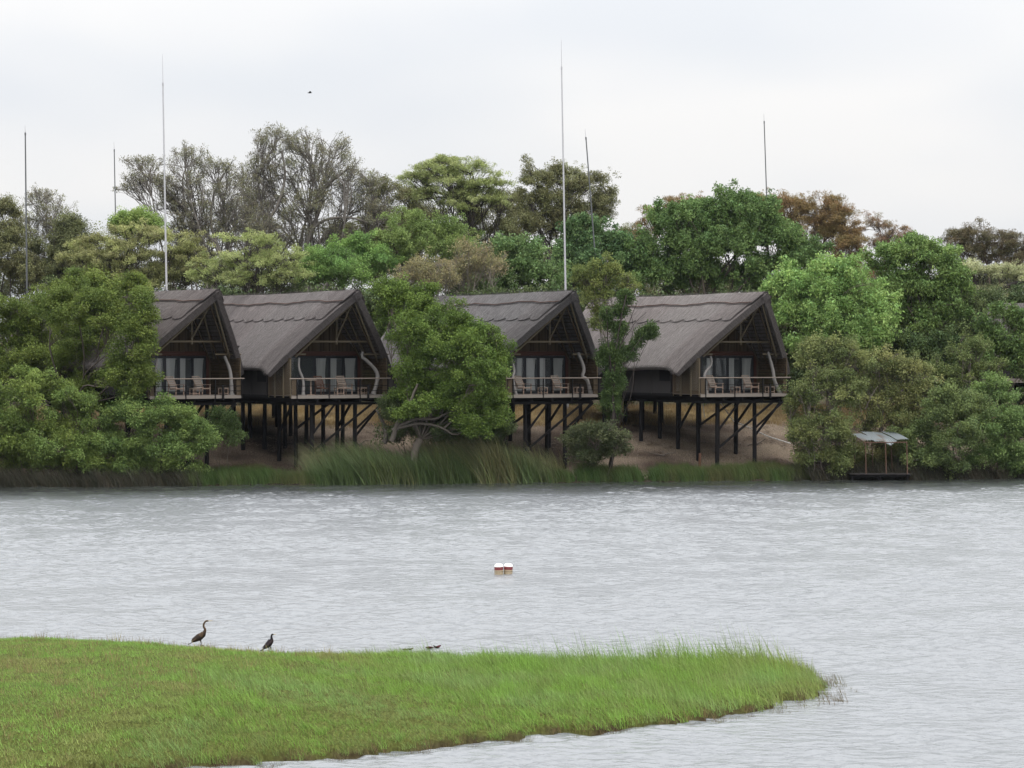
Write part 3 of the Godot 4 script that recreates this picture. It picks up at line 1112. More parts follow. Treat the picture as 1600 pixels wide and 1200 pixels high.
func furnish() -> void:
	var scale_ := [[306.0, 0.0357, 0.8387, 0.5446], [531.0, 0.0362, 0.896, 0.443], [864.5, 0.0367, 0.857, 0.515], [1163.0, 0.0374, 0.8387, 0.5446]]
	var pale := make_chair(false)
	var dark := make_chair(true)
	var stool := make_stool()
	var lists := [
		["chair", 0, 274.0, -0.9, "slatted deck chair by the bush, left one on the first lodge's deck"], ["chair", 0, 315.0, -0.9, "slatted deck chair before the curtained doors, right one on the first lodge's deck"],
		["stool", 0, 304.0, -0.45, "low slatted stool left of the right chair's feet on the first lodge's deck"], ["stool", 0, 349.0, -0.5, "low slatted stool beside the log post on the first lodge's deck"],
		["dark", 1, 503.0, -0.9, "dark wooden deck chair beside the tall table on the second lodge's deck"], ["chair", 1, 538.0, -0.95, "pale slatted deck chair on the second lodge's deck, right of the dark chair"],
		["stool", 1, 530.0, -0.4, "low slatted stool in front of the pale chair on the second lodge's deck"], ["stool", 1, 567.0, -0.5, "low slatted stool right of the pale chair on the second lodge's deck"],
		["chair", 2, 817.0, -0.9, "slatted deck chair at the left end of the third lodge's deck, beside the tree"], ["chair", 2, 875.0, -0.95, "slatted deck chair in the middle of the third lodge's deck, before the doors"],
		["stool", 2, 848.0, -0.5, "low slatted stool between the two chairs on the third lodge's deck"], ["stool", 2, 904.0, -0.5, "low slatted stool near the bent log post on the third lodge's deck"],
		["chair", 3, 1117.0, -0.9, "slatted deck chair beside the left log post on the rightmost lodge's deck"], ["chair", 3, 1173.0, -0.95, "slatted deck chair in the middle of the rightmost lodge's deck"],
		["stool", 3, 1149.0, -0.5, "low slatted stool between the two chairs on the rightmost lodge's deck"], ["stool", 3, 1203.0, -0.55, "low slatted stool near the pale right log post on the rightmost lodge's deck"]]
	var seen_ := {}
	for k in lists:
		var o: Node3D = {"chair": pale, "dark": dark, "stool": stool}[k[0]]
		if seen_.has(k[0]):
			o = o.duplicate()
			o.name = numbered("stool" if k[0] == "stool" else "deck_chair")
			add_child(o, true)
		seen_[k[0]] = true
		var s: Array = scale_[k[1]]
		var x: float = ((k[2] - s[0]) * s[1] - k[3] * s[3]) / s[2]
		var home: Node3D = lodges[k[1]]
		o.position = home.transform * Vector3(x, 0.001, k[3])
		o.rotation.y = home.rotation.y + (0.06 if k[0] == "stool" else [0.12, 0.05, 0.15, 0.1][k[1]])
		o.scale = Vector3.ONE * 0.94
		tag(o, k[4], "stool" if k[0] == "stool" else "deck chair", "stools on the lodge decks" if k[0] == "stool" else "deck chairs on the lodge decks")
	var t := thing("tall_table", "tall round wooden table with one leg on the second lodge's deck", "table", lodges[1].transform * Vector3(-1.55, 0.001, -0.55))
	var g := Geo.new()
	g.pole(Vector3(0, 0.83, 0), Vector3(0, 0.87, 0), 0.33, 0.33, 20)
	add_part("table_top", g, M.cushion, t)
	g = Geo.new()
	g.pole(Vector3(0, 0.03, 0), Vector3(0, 0.83, 0), 0.05, 0.045, 8)
	add_part("leg", g, M.teak, t)
	g = Geo.new()
	g.box(Vector3(0, 0.02, 0), Vector3(0.42, 0.04, 0.06))
	g.box(Vector3(0, 0.022, 0), Vector3(0.06, 0.036, 0.42))
	add_part("foot", g, M.teak, t)

# ---------------------------------------------------------------- trees and bushes
var leaf_mesh := {}
var kinds := {}

func leaf_clump(seed_: int, count: int, radius: float, long_: float, wide: float, squash: float, out_bias: float) -> ArrayMesh:   # a tuft of folded leaves on short stalks
	rng.seed = seed_
	var g := Geo.new()
	for k in count:
		var d := unit()
		var p := Vector3(d.x, d.y * squash, d.z) * radius * pow(rng.randf(), 0.4)
		var dir := (unit() * (1.0 - out_bias) + d * out_bias + Vector3(0, 0.12, 0)).normalized()
		var up := (Vector3.UP * 1.1 + unit() * 0.8).normalized()
		var side := dir.cross(up).normalized()
		up = side.cross(dir).normalized()
		var l := long_ * rng.randf_range(0.7, 1.25)
		var w := wide * rng.randf_range(0.8, 1.2)
		var c := rng.randf_range(0.72, 1.28)
		var col := Color(c * rng.randf_range(0.9, 1.12), c, c * rng.randf_range(0.85, 1.1))
		var mid := p + dir * l * 0.45
		var a := mid + side * w * 0.5 + up * w * 0.22
		var b := mid - side * w * 0.5 + up * w * 0.22
		var tip := p + dir * l - up * l * 0.12
		var f := g.v.size()
		for q in [p, a, tip, b]:
			g.vert(q, up, Vector2.ZERO, col)
		g.ix.append_array(PackedInt32Array([f, f + 1, f + 2, f, f + 2, f + 3]))
	return flat(g.mesh())

func make_kinds() -> void:
	leaf_mesh.broad = leaf_clump(101, 26, 0.34, 0.19, 0.105, 0.8, 0.45)
	leaf_mesh.small = leaf_clump(102, 34, 0.32, 0.135, 0.075, 0.8, 0.4)
	leaf_mesh.fine = leaf_clump(103, 40, 0.34, 0.105, 0.055, 0.45, 0.3)
	leaf_mesh.thin = leaf_clump(104, 18, 0.32, 0.115, 0.055, 0.7, 0.5)
	# c1 and c2: leaf colours; n: tufts per square metre of lobe; lobe: lobe size; twig: how many lobes show their twigs; flat: layered crowns
	kinds.river = {"leaf": "small", "c1": Color(0.085, 0.128, 0.032), "c2": Color(0.21, 0.262, 0.062), "n": 5.5, "lobe": 0.34, "twig": 0.5, "flat": 0.85, "bark": Color(0.13, 0.11, 0.095)}
	kinds.bright = {"leaf": "broad", "c1": Color(0.122, 0.204, 0.050), "c2": Color(0.258, 0.351, 0.096), "n": 5.0, "lobe": 0.33, "twig": 0.2, "flat": 0.85, "bark": Color(0.12, 0.10, 0.08)}
	kinds.dark = {"leaf": "broad", "c1": Color(0.086, 0.144, 0.046), "c2": Color(0.164, 0.235, 0.071), "n": 5.0, "lobe": 0.32, "twig": 0.2, "flat": 0.85, "bark": Color(0.10, 0.085, 0.07)}
	kinds.olive = {"leaf": "small", "c1": Color(0.112, 0.152, 0.057), "c2": Color(0.237, 0.256, 0.094), "n": 4.0, "lobe": 0.36, "twig": 0.9, "flat": 0.9, "sprigs": 4, "bark": Color(0.14, 0.12, 0.105)}
	kinds.lime = {"leaf": "fine", "c1": Color(0.266, 0.320, 0.110), "c2": Color(0.469, 0.516, 0.235), "n": 4.2, "lobe": 0.42, "twig": 1.0, "flat": 0.42, "bark": Color(0.065, 0.055, 0.05)}
	kinds.pale = {"leaf": "fine", "c1": Color(0.345, 0.376, 0.194), "c2": Color(0.561, 0.573, 0.345), "n": 3.4, "lobe": 0.42, "twig": 1.0, "flat": 0.5, "bark": Color(0.07, 0.06, 0.055)}
	kinds.russet = {"leaf": "fine", "c1": Color(0.312, 0.195, 0.096), "c2": Color(0.266, 0.226, 0.101), "n": 4.4, "lobe": 0.40, "twig": 1.0, "flat": 0.8, "bark": Color(0.11, 0.085, 0.07)}
	kinds.sparse = {"leaf": "thin", "c1": Color(0.235, 0.215, 0.16), "c2": Color(0.245, 0.26, 0.145), "n": 1.7, "lobe": 0.42, "twig": 1.0, "flat": 0.85, "lobe_scale": 0.72, "sprigs": 5, "bark": Color(0.18, 0.162, 0.148)}
	kinds.brown = {"leaf": "small", "c1": Color(0.188, 0.180, 0.094), "c2": Color(0.242, 0.258, 0.117), "n": 3.4, "lobe": 0.40, "twig": 1.0, "flat": 0.85, "bark": Color(0.07, 0.06, 0.055)}
	kinds.tan = {"leaf": "thin", "c1": Color(0.367, 0.312, 0.194), "c2": Color(0.280, 0.280, 0.130), "n": 3.6, "lobe": 0.45, "twig": 1.0, "flat": 0.9, "bark": Color(0.21, 0.185, 0.16)}

func curve(a: Vector3, b: Vector3, sway: float, n: int, lift := 0.15) -> PackedVector3Array:
	var p := PackedVector3Array()
	var l := a.distance_to(b)
	var s1 := unit() * l * sway
	var s2 := unit() * l * sway
	for k in n + 1:
		var t := float(k) / n
		p.append(a.lerp(b, t) + s1 * sin(t * PI) + s2 * sin(t * TAU) * 0.5 + Vector3.UP * l * lift * sin(t * PI) * 0.5)
	return p

func taper(p: PackedVector3Array, r0: float, r1: float) -> PackedFloat32Array:
	var r := PackedFloat32Array()
	for k in p.size():
		r.append(lerpf(r0, r1, pow(float(k) / (p.size() - 1), 0.8)))
	return r

func tree(called: String, label: String, category: String, group: String, kind: String, d: float, foot: float, trunk: float, clumps: Array, extra := {}) -> Node3D:
	# clumps: [x, y, half width, half height (all in photograph pixels at depth d), depth offset]
	var k: Dictionary = kinds[kind].duplicate()
	k.merge(extra, true)
	rng.seed = hash(label)
	var root := at(foot, 600, d)
	root.y = land(root.x, root.z) - 0.15
	var t := thing(called, label, category, root, group)
	var px := d / F
	var lobes := []
	var mid := Vector3.ZERO
	var weight := 0.0
	for q in clumps:
		var off: float = q[4] if q.size() > 4 else rng.randf_range(-0.3, 0.3) * q[2] * px
		var c := at(q[0], q[1], d + off) - root
		lobes.append([c, Vector3(q[2], q[3], q[2] * 0.9) * px * (1.2 if d > 165.0 else 1.03)])
		mid += c * q[2]
		weight += q[2]
	mid /= weight
	var wood := Geo.new()
	var twigs := Geo.new()
	var bark: Color = k.bark
	# trunk to the fork, then a limb to every part of the crown
	var low := 1e9
	for q in lobes:
		low = minf(low, q[0].y - q[1].y * 0.5)
	var fork := Vector3(mid.x * 0.35, clampf(mid.y * 0.38, 0.3, maxf(low, 0.4)), mid.z * 0.3)
	if not k.has("bushy"):
		var p := curve(Vector3.ZERO, fork, 0.06, 5, 0.0)
		var r := taper(p, trunk * 1.15, trunk * 0.85)
		r[0] = trunk * 1.5
		wood.tube(p, r, 8, bark)
	var where := []
	var tint := PackedColorArray()
	var c1: Color = k.c1
	var c2: Color = k.c2
	for q in lobes:
		var c: Vector3 = q[0]
		var s: Vector3 = q[1]
		var mean := (s.x + s.y) * 0.5
		var start := fork
		if k.has("bushy"):
			start = Vector3(c.x * 0.55 + rng.randf_range(-0.3, 0.3), 0.0, c.z * 0.5)
			start.y = land(root.x + start.x, root.z + start.z) - root.y - 0.1
		var heart := c - Vector3(0, s.y * 0.25, 0)
		var limb := curve(start, heart, 0.12, 8, 0.1)
		var lr := trunk * clampf(0.12 + mean * 0.08, 0.2, 0.36)
		wood.tube(limb, taper(limb, lr, lr * 0.45), 6, bark)
		var ls: float = clampf(k.lobe * mean, 0.38, 1.15) * k.get("lobe_scale", 1.0)
		var count := int(clampf(2.0 * (s.x * s.y + s.x * s.z + s.y * s.z) / (ls * ls * 1.9), 6, 170))
		for i in count:
			var dir := unit()
			if dir.y < -0.35 and rng.randf() < 0.6:
				dir.y = -dir.y
			var reach := rng.randf_range(0.42, 0.80) if rng.randf() > 0.12 else rng.randf_range(0.85, 1.02)
			if rng.randf() < k.get("stray", 0.13):   # sprays that stand out of the crown
				reach = rng.randf_range(0.95, 1.2)
			var o := c + dir * s * reach
			var r := ls * (0.4 + 0.85 * rng.randf() * (0.4 + 0.6 * rng.randf()) + 0.15) * (0.5 if reach > 0.94 else 1.0)
			# the twig that carries this lobe
			if rng.randf() < k.twig:
				var from: Vector3 = limb[rng.randi_range(5, 8)]
				var tw := curve(from, o, 0.14, 5, 0.12)
				var tr := clampf(lr * 0.32, 0.022, 0.085)
				twigs.tube(tw, taper(tw, tr, 0.014), 4, bark)
				for j in int(k.get("sprigs", 3)):
					var e := o + unit() * r * 0.95
					var sp := curve(tw[4] if rng.randf() < 0.6 else tw[3], e, 0.12, 3, 0.05)
					twigs.tube(sp, taper(sp, 0.018, 0.007), 3, bark)
			var young := pow(rng.randf(), 1.1)
			var base := c1.lerp(c2, young) * rng.randf_range(0.85, 1.15)
			var m := int(k.n * r * r * (14.0 if d < 165.0 else 12.0) * (0.5 + 0.5 * k.flat)) + 2
			for j in m:
				var e := unit()
				if e.y < 0.0 and rng.randf() < 0.55:
					e.y = -e.y
				var w := o + Vector3(e.x, e.y * k.flat, e.z) * r * minf(absf(rng.randfn(0.0, 0.62)) + 0.12, 1.75)
				if w.y + root.y < 0.05:
					continue
				var b := Basis(Vector3.UP, rng.randf() * TAU) * Basis(Vector3.RIGHT, rng.randf_range(-0.5, 0.5)) * Basis(Vector3.BACK, rng.randf_range(-0.5, 0.5))
				where.append(Transform3D(b.scaled(Vector3.ONE * rng.randf_range(0.5, 1.2) * k.get("leaf_scale", 1.0)), w))
				tint.append(base.lerp(c1.lerp(c2, rng.randf()), 0.3) * rng.randf_range(0.85, 1.15))
	for q in k.get("limbs", []):   # limbs that the photograph shows one by one: [pixels..., thickness]
		var c := Curve3D.new()
		for i in q.size() - 1:
			var p0 := at(q[i][0], q[i][1], d + (q[i][2] if q[i].size() > 2 else -0.4)) - root
			var pa: Array = q[maxi(i - 1, 0)]
			var pb: Array = q[mini(i + 1, q.size() - 2)]
			var tang := (at(pb[0], pb[1], d) - at(pa[0], pa[1], d)) * 0.18
			c.add_point(p0, -tang, tang)
		var p := PackedVector3Array()
		var l := c.get_baked_length()
		for i in 15:
			p.append(c.sample_baked(l * i / 14.0, true) + unit() * 0.02)
		wood.tube(p, taper(p, q[-1], q[-1] * 0.4), 8, bark * k.get("limb_tone", 1.0))
	add_part("trunk", wood, M.bark, t)
	if twigs.v.size():
		add_part("twigs", twigs, M.bark, t, "stuff")
	copies("crown", leaf_mesh[k.leaf], M.leaf, where, tint, t)
	total += where.size()
	return t

var total := 0

func build_trees() -> void:
	make_kinds()
	var g1 := "bushes and trees along the waterline"
	var g2 := "trees behind the lodges"
	var bush := {"bushy": true}
	# along the waterline, from the left
	tree("riverside_tree", "big spreading yellow-green tree that hides the left half of the first lodge", "tree", g1, "river", 154.0, 110, 0.28, [[60, 500, 62, 48, 1.0], [130, 462, 62, 40, 1.5], [190, 475, 50, 42, 0.5], [208, 530, 40, 42, -6.2], [150, 540, 60, 48, -1], [80, 565, 60, 45, 0], [25, 520, 48, 45, 1], [20, 575, 45, 45, 0], [200, 590, 40, 42, -6], [150, 610, 60, 40, -1], [226, 540, 16, 24, -6.6], [208, 452, 26, 24, -3], [95, 490, 45, 38, -5], [140, 480, 38, 34, -5.5], [165, 500, 36, 36, -5.5], [222, 470, 18, 20, -5.8], [226, 495, 20, 30, -6.4], [215, 590, 22, 28, -6.4], [-45, 500, 50, 55], [-60, 580, 50, 55]], {"sprigs": 4})
	tree("riverside_bush", "rounded light green bush at the lower left edge, against the water", "bush", g1, "river", 147.2, 60, 0.16, [[40, 620, 55, 48], [108, 640, 48, 48], [5, 670, 45, 50], [70, 695, 62, 48], [130, 705, 42, 42], [20, 712, 50, 28], [60, 725, 60, 18, 0.5], [140, 728, 45, 14, 0.5], [-50, 650, 50, 60]], bush.merged({"c1": Color(0.143, 0.217, 0.064)}))
	tree("riverside_bush", "dark green bush with leafy right edge below the first lodge's deck", "bush", g1, "dark", 147.6, 230, 0.16, [[200, 662, 52, 44], [250, 655, 36, 36], [170, 712, 58, 38], [250, 708, 62, 42], [305, 685, 28, 38], [325, 690, 17, 22], [210, 735, 60, 14, 0.4], [290, 735, 34, 14, 0.4], [205, 615, 26, 26, 1.5], [285, 662, 24, 26]], bush.merged({"leaf": "small", "c1": Color(0.088, 0.149, 0.045), "c2": Color(0.232, 0.311, 0.091)}))
	tree("riverside_bush", "small dark shrub hanging under the first lodge's deck, left of its stilts", "bush", g1, "dark", 149.6, 350, 0.1, [[350, 655, 24, 20], [358, 678, 20, 22], [335, 680, 16, 22]], bush.merged({"leaf": "small", "c1": Color(0.05, 0.08, 0.028), "c2": Color(0.085, 0.125, 0.04)}))
	tree("sprawling_tree", "bright green tree with twisted bare grey limbs between the second and third lodges", "tree", g1, "river", 149.8, 640, 0.24, [[640, 490, 42, 42, 3.0], [615, 455, 30, 22, 4.0], [690, 512, 48, 38, 1.5], [745, 538, 45, 36, 0.5], [665, 545, 52, 40, 1], [720, 560, 58, 42, -0.5], [650, 520, 40, 36, 1], [692, 545, 44, 34, 0.5], [740, 590, 44, 34, 0], [620, 470, 26, 26, 3.2], [660, 470, 30, 24, 2.8], [765, 600, 33, 42, -1], [640, 580, 26, 36, 0.5], [695, 612, 48, 28, 0], [745, 645, 38, 32, -0.5], [655, 610, 24, 26, 1], [640, 590, 24, 30, 1.5], [634, 625, 22, 24, 1.0], [675, 635, 36, 20, -0.4], [640, 645, 24, 16, -0.6], [745, 668, 26, 16, -0.8], [700, 635, 40, 26, 2], [775, 640, 24, 34, 0], [610, 500, 22, 40, 3.5], [780, 560, 24, 36, 0.5], [650, 650, 40, 26, 3.0], [730, 670, 40, 22, 2.0]],
		{"c1": Color(0.078, 0.13, 0.03), "c2": Color(0.18, 0.255, 0.055), "sprigs": 4, "limb_tone": 0.75, "limbs": [[[600, 692, 1], [603, 678, 1], [596, 655, 1.5], [588, 640, 2], 0.16], [[612, 690], [622, 660], [640, 630], [652, 600], 0.16], [[618, 668], [650, 655], [680, 655], [692, 648], [715, 640], [732, 636], 0.11], [[612, 672], [655, 662], [690, 668], [712, 680], [735, 660], [752, 656], 0.1], [[695, 668], [708, 656], [712, 648], 0.07], [[690, 650], [694, 630], [700, 600], 0.04], [[696, 648], [708, 622], [718, 600], 0.035], [[675, 590], [690, 582], [715, 576], 0.05]]})
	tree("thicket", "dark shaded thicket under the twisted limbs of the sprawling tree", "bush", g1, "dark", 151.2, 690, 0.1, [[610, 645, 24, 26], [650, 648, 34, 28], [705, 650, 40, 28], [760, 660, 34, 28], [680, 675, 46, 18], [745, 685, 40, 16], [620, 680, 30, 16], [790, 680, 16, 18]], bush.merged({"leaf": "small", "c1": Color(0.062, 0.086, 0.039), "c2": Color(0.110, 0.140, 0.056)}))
	tree("broadleaf_tree", "yellowish slender tree above the third lodge's front gable, behind the creeper", "tree", g2, "olive", 163.0, 958, 0.14, [[915, 430, 24, 24], [940, 455, 20, 26], [935, 500, 14, 24], [950, 425, 18, 24], [925, 470, 20, 22], [978, 445, 16, 18]], {"c1": Color(0.133, 0.180, 0.055), "c2": Color(0.266, 0.296, 0.094)})
	tree("creeper_column", "slim dead tree wrapped in dark green creeper, a curved arm leaning over the fourth lodge's roof", "tree", g1, "dark", 152.4, 956, 0.12, [[978, 468, 6, 12], [972, 492, 8, 18], [965, 525, 9, 22], [962, 560, 12, 26], [960, 600, 16, 34], [955, 635, 16, 26], [982, 556, 9, 12], [992, 540, 9, 10], [1002, 526, 9, 9], [1012, 516, 8, 10], [1017, 524, 6, 5], [949, 500, 6, 26], [948, 560, 10, 26]], {"leaf": "small", "c1": Color(0.05, 0.085, 0.03), "c2": Color(0.10, 0.15, 0.045), "lobe_scale": 0.62, "n": 13.0, "twig": 0.0, "bark": Color(0.05, 0.043, 0.037), "limbs": [[[958, 660], [960, 570], [968, 510], [979, 460], 0.09], [[960, 610], [978, 562], [1012, 516], 0.06], [[958, 600], [950, 530], [948, 480], 0.05], [[962, 560], [985, 500], [996, 470], 0.03], [[964, 550], [992, 505], [1010, 488], 0.025]]})
	tree("riverside_bush", "low dull green shrub on the slope between the third and fourth lodges' stilts", "bush", g1, "olive", 151.3, 935, 0.1, [[930, 685, 38, 28], [895, 690, 24, 24], [960, 695, 26, 22], [925, 710, 42, 16]], bush.merged({"c1": Color(0.063, 0.083, 0.037), "c2": Color(0.116, 0.129, 0.061)}))
	tree("riverside_bush", "grey-olive twiggy bush right beside the rightmost lodge's deck", "bush", g1, "olive", 153.0, 1290, 0.16, [[1270, 560, 36, 36, 1], [1320, 560, 42, 38, 1], [1262, 615, 30, 40], [1305, 615, 44, 42], [1285, 675, 42, 40], [1310, 690, 28, 38, 0.8], [1285, 720, 46, 22], [1240, 640, 16, 40, 0.8], [1312, 728, 22, 20, 1.0], [1255, 680, 22, 36]], bush.merged({"sprigs": 5}))
	tree("riverside_bush", "olive bush with pale bare branches directly behind the tin roofed shelter", "bush", g1, "olive", 157.0, 1382, 0.14, [[1370, 575, 40, 35], [1420, 590, 42, 32], [1395, 630, 48, 36], [1355, 640, 30, 40], [1420, 670, 45, 36], [1370, 705, 50, 34], [1345, 725, 30, 20], [1410, 720, 40, 24], [1440, 620, 32, 28]], bush.merged({"c2": Color(0.318, 0.314, 0.124), "limbs": [[[1376, 675], [1378, 645], [1392, 622], [1430, 598], [1450, 588], 0.09], [[1352, 640], [1362, 618], [1372, 604], 0.05], [[1428, 630], [1432, 606], [1438, 596], 0.05]]}))
	tree("riverside_bush", "green bush overhanging the water right of the tin roofed shelter", "bush", g1, "dark", 154.6, 1470, 0.16, [[1475, 640, 42, 36], [1440, 690, 40, 36, 0.6], [1500, 690, 46, 40], [1470, 725, 52, 22], [1520, 645, 36, 34, 1]], bush.merged({"leaf": "small", "c1": Color(0.100, 0.145, 0.057), "c2": Color(0.208, 0.260, 0.091)}))
	tree("riverside_bush", "green leafy bush at the right edge reaching down to the water", "bush", g1, "bright", 155.2, 1565, 0.16, [[1550, 620, 38, 32, 1.5], [1565, 670, 50, 40], [1600, 690, 45, 45], [1545, 715, 46, 28], [1600, 725, 46, 24], [1650, 670, 45, 55]], bush.merged({"leaf": "small", "c1": Color(0.107, 0.175, 0.061), "c2": Color(0.235, 0.323, 0.105)}))
	tree("riverside_bush", "yellowish olive bush above the green one, right of the pale bare branches", "bush", g1, "olive", 160.0, 1500, 0.14, [[1470, 590, 40, 30], [1515, 560, 36, 38], [1540, 590, 36, 32], [1500, 620, 40, 30]], bush.merged({"c2": Color(0.19, 0.225, 0.075)}))
	tree("conical_tree", "narrow pointed dark green tree before the grey thatched roof at the right edge", "tree", g1, "dark", 165.0, 1556, 0.1, [[1557, 495, 9, 20], [1553, 525, 18, 26], [1552, 560, 28, 34], [1590, 555, 26, 34], [1610, 585, 26, 26, 2], [1585, 500, 22, 20, 1], [1602, 515, 18, 22, 1], [1540, 515, 12, 22]])
	tree("broadleaf_tree", "bright light-green leafy tree right behind the fourth lodge's roof", "tree", g2, "bright", 170.0, 1300, 0.25, [[1235, 455, 44, 32], [1290, 440, 56, 30], [1345, 475, 46, 38], [1240, 500, 42, 36], [1300, 500, 55, 40], [1365, 520, 34, 32], [1330, 535, 46, 26], [1270, 545, 40, 22]], {"c1": Color(0.170, 0.299, 0.085), "c2": Color(0.375, 0.517, 0.173)})
	tree("broadleaf_tree", "tall mid green tree right of the bright one, with a dark hollow beneath", "tree", g2, "bright", 178.0, 1440, 0.3, [[1385, 405, 34, 22], [1430, 395, 40, 24], [1468, 425, 42, 34], [1400, 450, 34, 32], [1440, 465, 48, 34], [1490, 465, 36, 34], [1462, 510, 42, 32], [1402, 500, 20, 22], [1500, 505, 26, 30]], {"c1": Color(0.125, 0.206, 0.062), "c2": Color(0.258, 0.361, 0.115)})
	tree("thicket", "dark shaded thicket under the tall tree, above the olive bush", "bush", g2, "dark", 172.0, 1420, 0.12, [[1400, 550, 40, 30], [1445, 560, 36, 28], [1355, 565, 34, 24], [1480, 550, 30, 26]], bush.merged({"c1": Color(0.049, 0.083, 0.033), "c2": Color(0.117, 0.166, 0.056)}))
	# behind the lodges, from the left
	tree("bush_tree", "dark olive rounded tree cut by the left edge of the view", "tree", g2, "brown", 194.0, 0, 0.25, [[5, 345, 30, 36], [15, 400, 36, 40], [-40, 380, 45, 55], [40, 430, 34, 28]], {"n": 5.0})
	tree("thorn_tree", "thin airy tree behind the leftmost mast with sky showing through", "tree", g2, "sparse", 200.0, 68, 0.2, [[62, 312, 26, 18], [80, 340, 34, 26], [48, 355, 20, 26], [95, 365, 26, 24], [70, 385, 30, 26]])
	tree("bush_tree", "round olive-green tree between the leftmost mast and the thinner one", "tree", g2, "brown", 195.0, 110, 0.25, [[108, 365, 28, 24], [85, 400, 34, 30], [122, 398, 30, 34], [95, 435, 45, 24]], {"n": 5.5, "c1": Color(0.126, 0.144, 0.075)})
	tree("flat_topped_tree", "layered pale yellow-green tree with brown undersides, left of the tallest left mast", "tree", g2, "lime", 184.0, 200, 0.25, [[160, 385, 48, 17], [215, 365, 46, 15], [270, 375, 44, 16], [130, 408, 38, 16], [190, 405, 56, 17], [250, 408, 52, 18], [300, 398, 34, 18], [160, 432, 50, 15], [235, 435, 60, 15], [300, 430, 30, 15]], {"n": 5.0, "c1": Color(0.250, 0.242, 0.117), "c2": Color(0.456, 0.493, 0.201)})
	tree("broadleaf_tree", "small bright green crown poking up behind the layered tree, by the thinnest mast", "tree", g2, "bright", 190.0, 213, 0.18, [[210, 345, 36, 14], [185, 352, 18, 12], [238, 350, 20, 12], [212, 360, 36, 14]], {"leaf": "small", "c1": Color(0.201, 0.309, 0.089), "c2": Color(0.370, 0.458, 0.146)})
	tree("flat_topped_tree", "lime green spreading tree with dark forked limbs above the second lodge's ridge", "tree", g2, "lime", 181.0, 400, 0.22, [[350, 412, 42, 18], [395, 378, 46, 16], [440, 405, 40, 18], [330, 432, 36, 12], [400, 415, 50, 20], [455, 430, 36, 14], [385, 440, 60, 12]], {"n": 3.4, "limbs": [[[405, 455], [392, 425], [370, 405], [352, 395], 0.13], [[408, 455], [425, 420], [440, 395], [450, 380], 0.12], [[398, 435], [405, 405], [398, 380], 0.08], [[372, 408], [355, 415], 0.06]]})
	tree("thorn_tree", "airy grey-brown tree with a limb leaning out left past the tallest left mast", "tree", g2, "sparse", 206.0, 330, 0.35, [[222, 262, 26, 20], [208, 292, 24, 16], [248, 290, 34, 18], [290, 255, 34, 24], [335, 265, 34, 26], [300, 300, 40, 26], [350, 305, 36, 30], [310, 338, 40, 24], [270, 320, 28, 18], [365, 340, 34, 26], [330, 370, 40, 26], [285, 365, 36, 24], [385, 365, 36, 28]], {"limbs": [[[345, 400], [318, 355], [275, 312], [235, 280], [215, 262], 0.14], [[345, 395], [330, 350], [335, 300], [350, 270], 0.14], [[340, 380], [300, 345], [285, 290], [295, 250], 0.11]]})
	tree("thorn_tree", "wispy grey-brown tree filling the dip left of the tallest sparse tree", "tree", g2, "sparse", 213.0, 392, 0.2, [[385, 285, 26, 18], [400, 315, 30, 24], [380, 345, 32, 26], [405, 372, 34, 24]], {"n": 2.2})
	tree("thorn_tree", "wispy brownish tree in the dip right of the lime umbrella crown", "tree", g2, "brown", 215.0, 805, 0.2, [[800, 318, 22, 20], [812, 350, 28, 28], [800, 385, 34, 26]], {"n": 3.0})
	tree("thorn_tree", "thin olive tree low on the skyline just left of the large domed green tree", "tree", g2, "brown", 212.0, 985, 0.2, [[978, 372, 24, 18], [1000, 385, 24, 22], [965, 400, 26, 22], [990, 415, 34, 24]], {"n": 3.0})
	tree("thorn_tree", "tallest sparse tree with pale forked limbs, left of centre on the skyline", "tree", g2, "sparse", 209.0, 480, 0.42, [[428, 222, 36, 24], [470, 232, 34, 24], [520, 240, 38, 26], [410, 262, 32, 24], [455, 272, 44, 30], [510, 285, 44, 30], [545, 275, 28, 24], [420, 312, 38, 30], [480, 325, 48, 30], [545, 325, 42, 30], [580, 295, 30, 22], [590, 340, 36, 26], [440, 350, 40, 24], [430, 385, 40, 24], [500, 372, 40, 26], [545, 375, 36, 24]], {"limbs": [[[425, 390], [412, 355], [432, 325], [445, 280], [440, 235], 0.18], [[485, 400], [480, 372], [505, 345], [545, 340], [575, 348], 0.17], [[478, 385], [500, 325], [510, 290], [530, 275], [545, 262], 0.19], [[512, 292], [502, 262], [505, 235], 0.1], [[415, 360], [395, 340], [385, 318], 0.11]]})
	tree("thorn_tree", "dull brown-green tree filling the skyline gap left of the lime crown", "tree", g2, "brown", 214.0, 625, 0.3, [[600, 300, 28, 24], [640, 318, 32, 26], [605, 345, 40, 30], [660, 350, 38, 28], [640, 385, 50, 26], [560, 370, 46, 28], [620, 385, 55, 28]], {"n": 3.6})
	tree("flat_topped_tree", "lime green umbrella crowned tree at the centre of the skyline", "tree", g2, "lime", 207.0, 735, 0.35, [[700, 252, 30, 9], [675, 266, 46, 11], [735, 268, 46, 12], [650, 282, 32, 11], [700, 286, 56, 12], [765, 290, 38, 13], [790, 310, 30, 12], [690, 306, 50, 12], [745, 318, 48, 14]], {"n": 4.8, "limbs": [[[735, 400], [728, 345], [722, 318], [700, 305], [665, 295], 0.2], [[725, 322], [735, 300], [740, 275], 0.13], [[715, 312], [690, 308], [655, 312], 0.1]]})
	tree("thorn_tree", "grey-brown drooping foliage under the lime umbrella crown", "tree", g2, "brown", 211.0, 765, 0.25, [[735, 345, 40, 26], [775, 345, 36, 30], [720, 372, 40, 20], [790, 375, 36, 26]], {"n": 3.2})
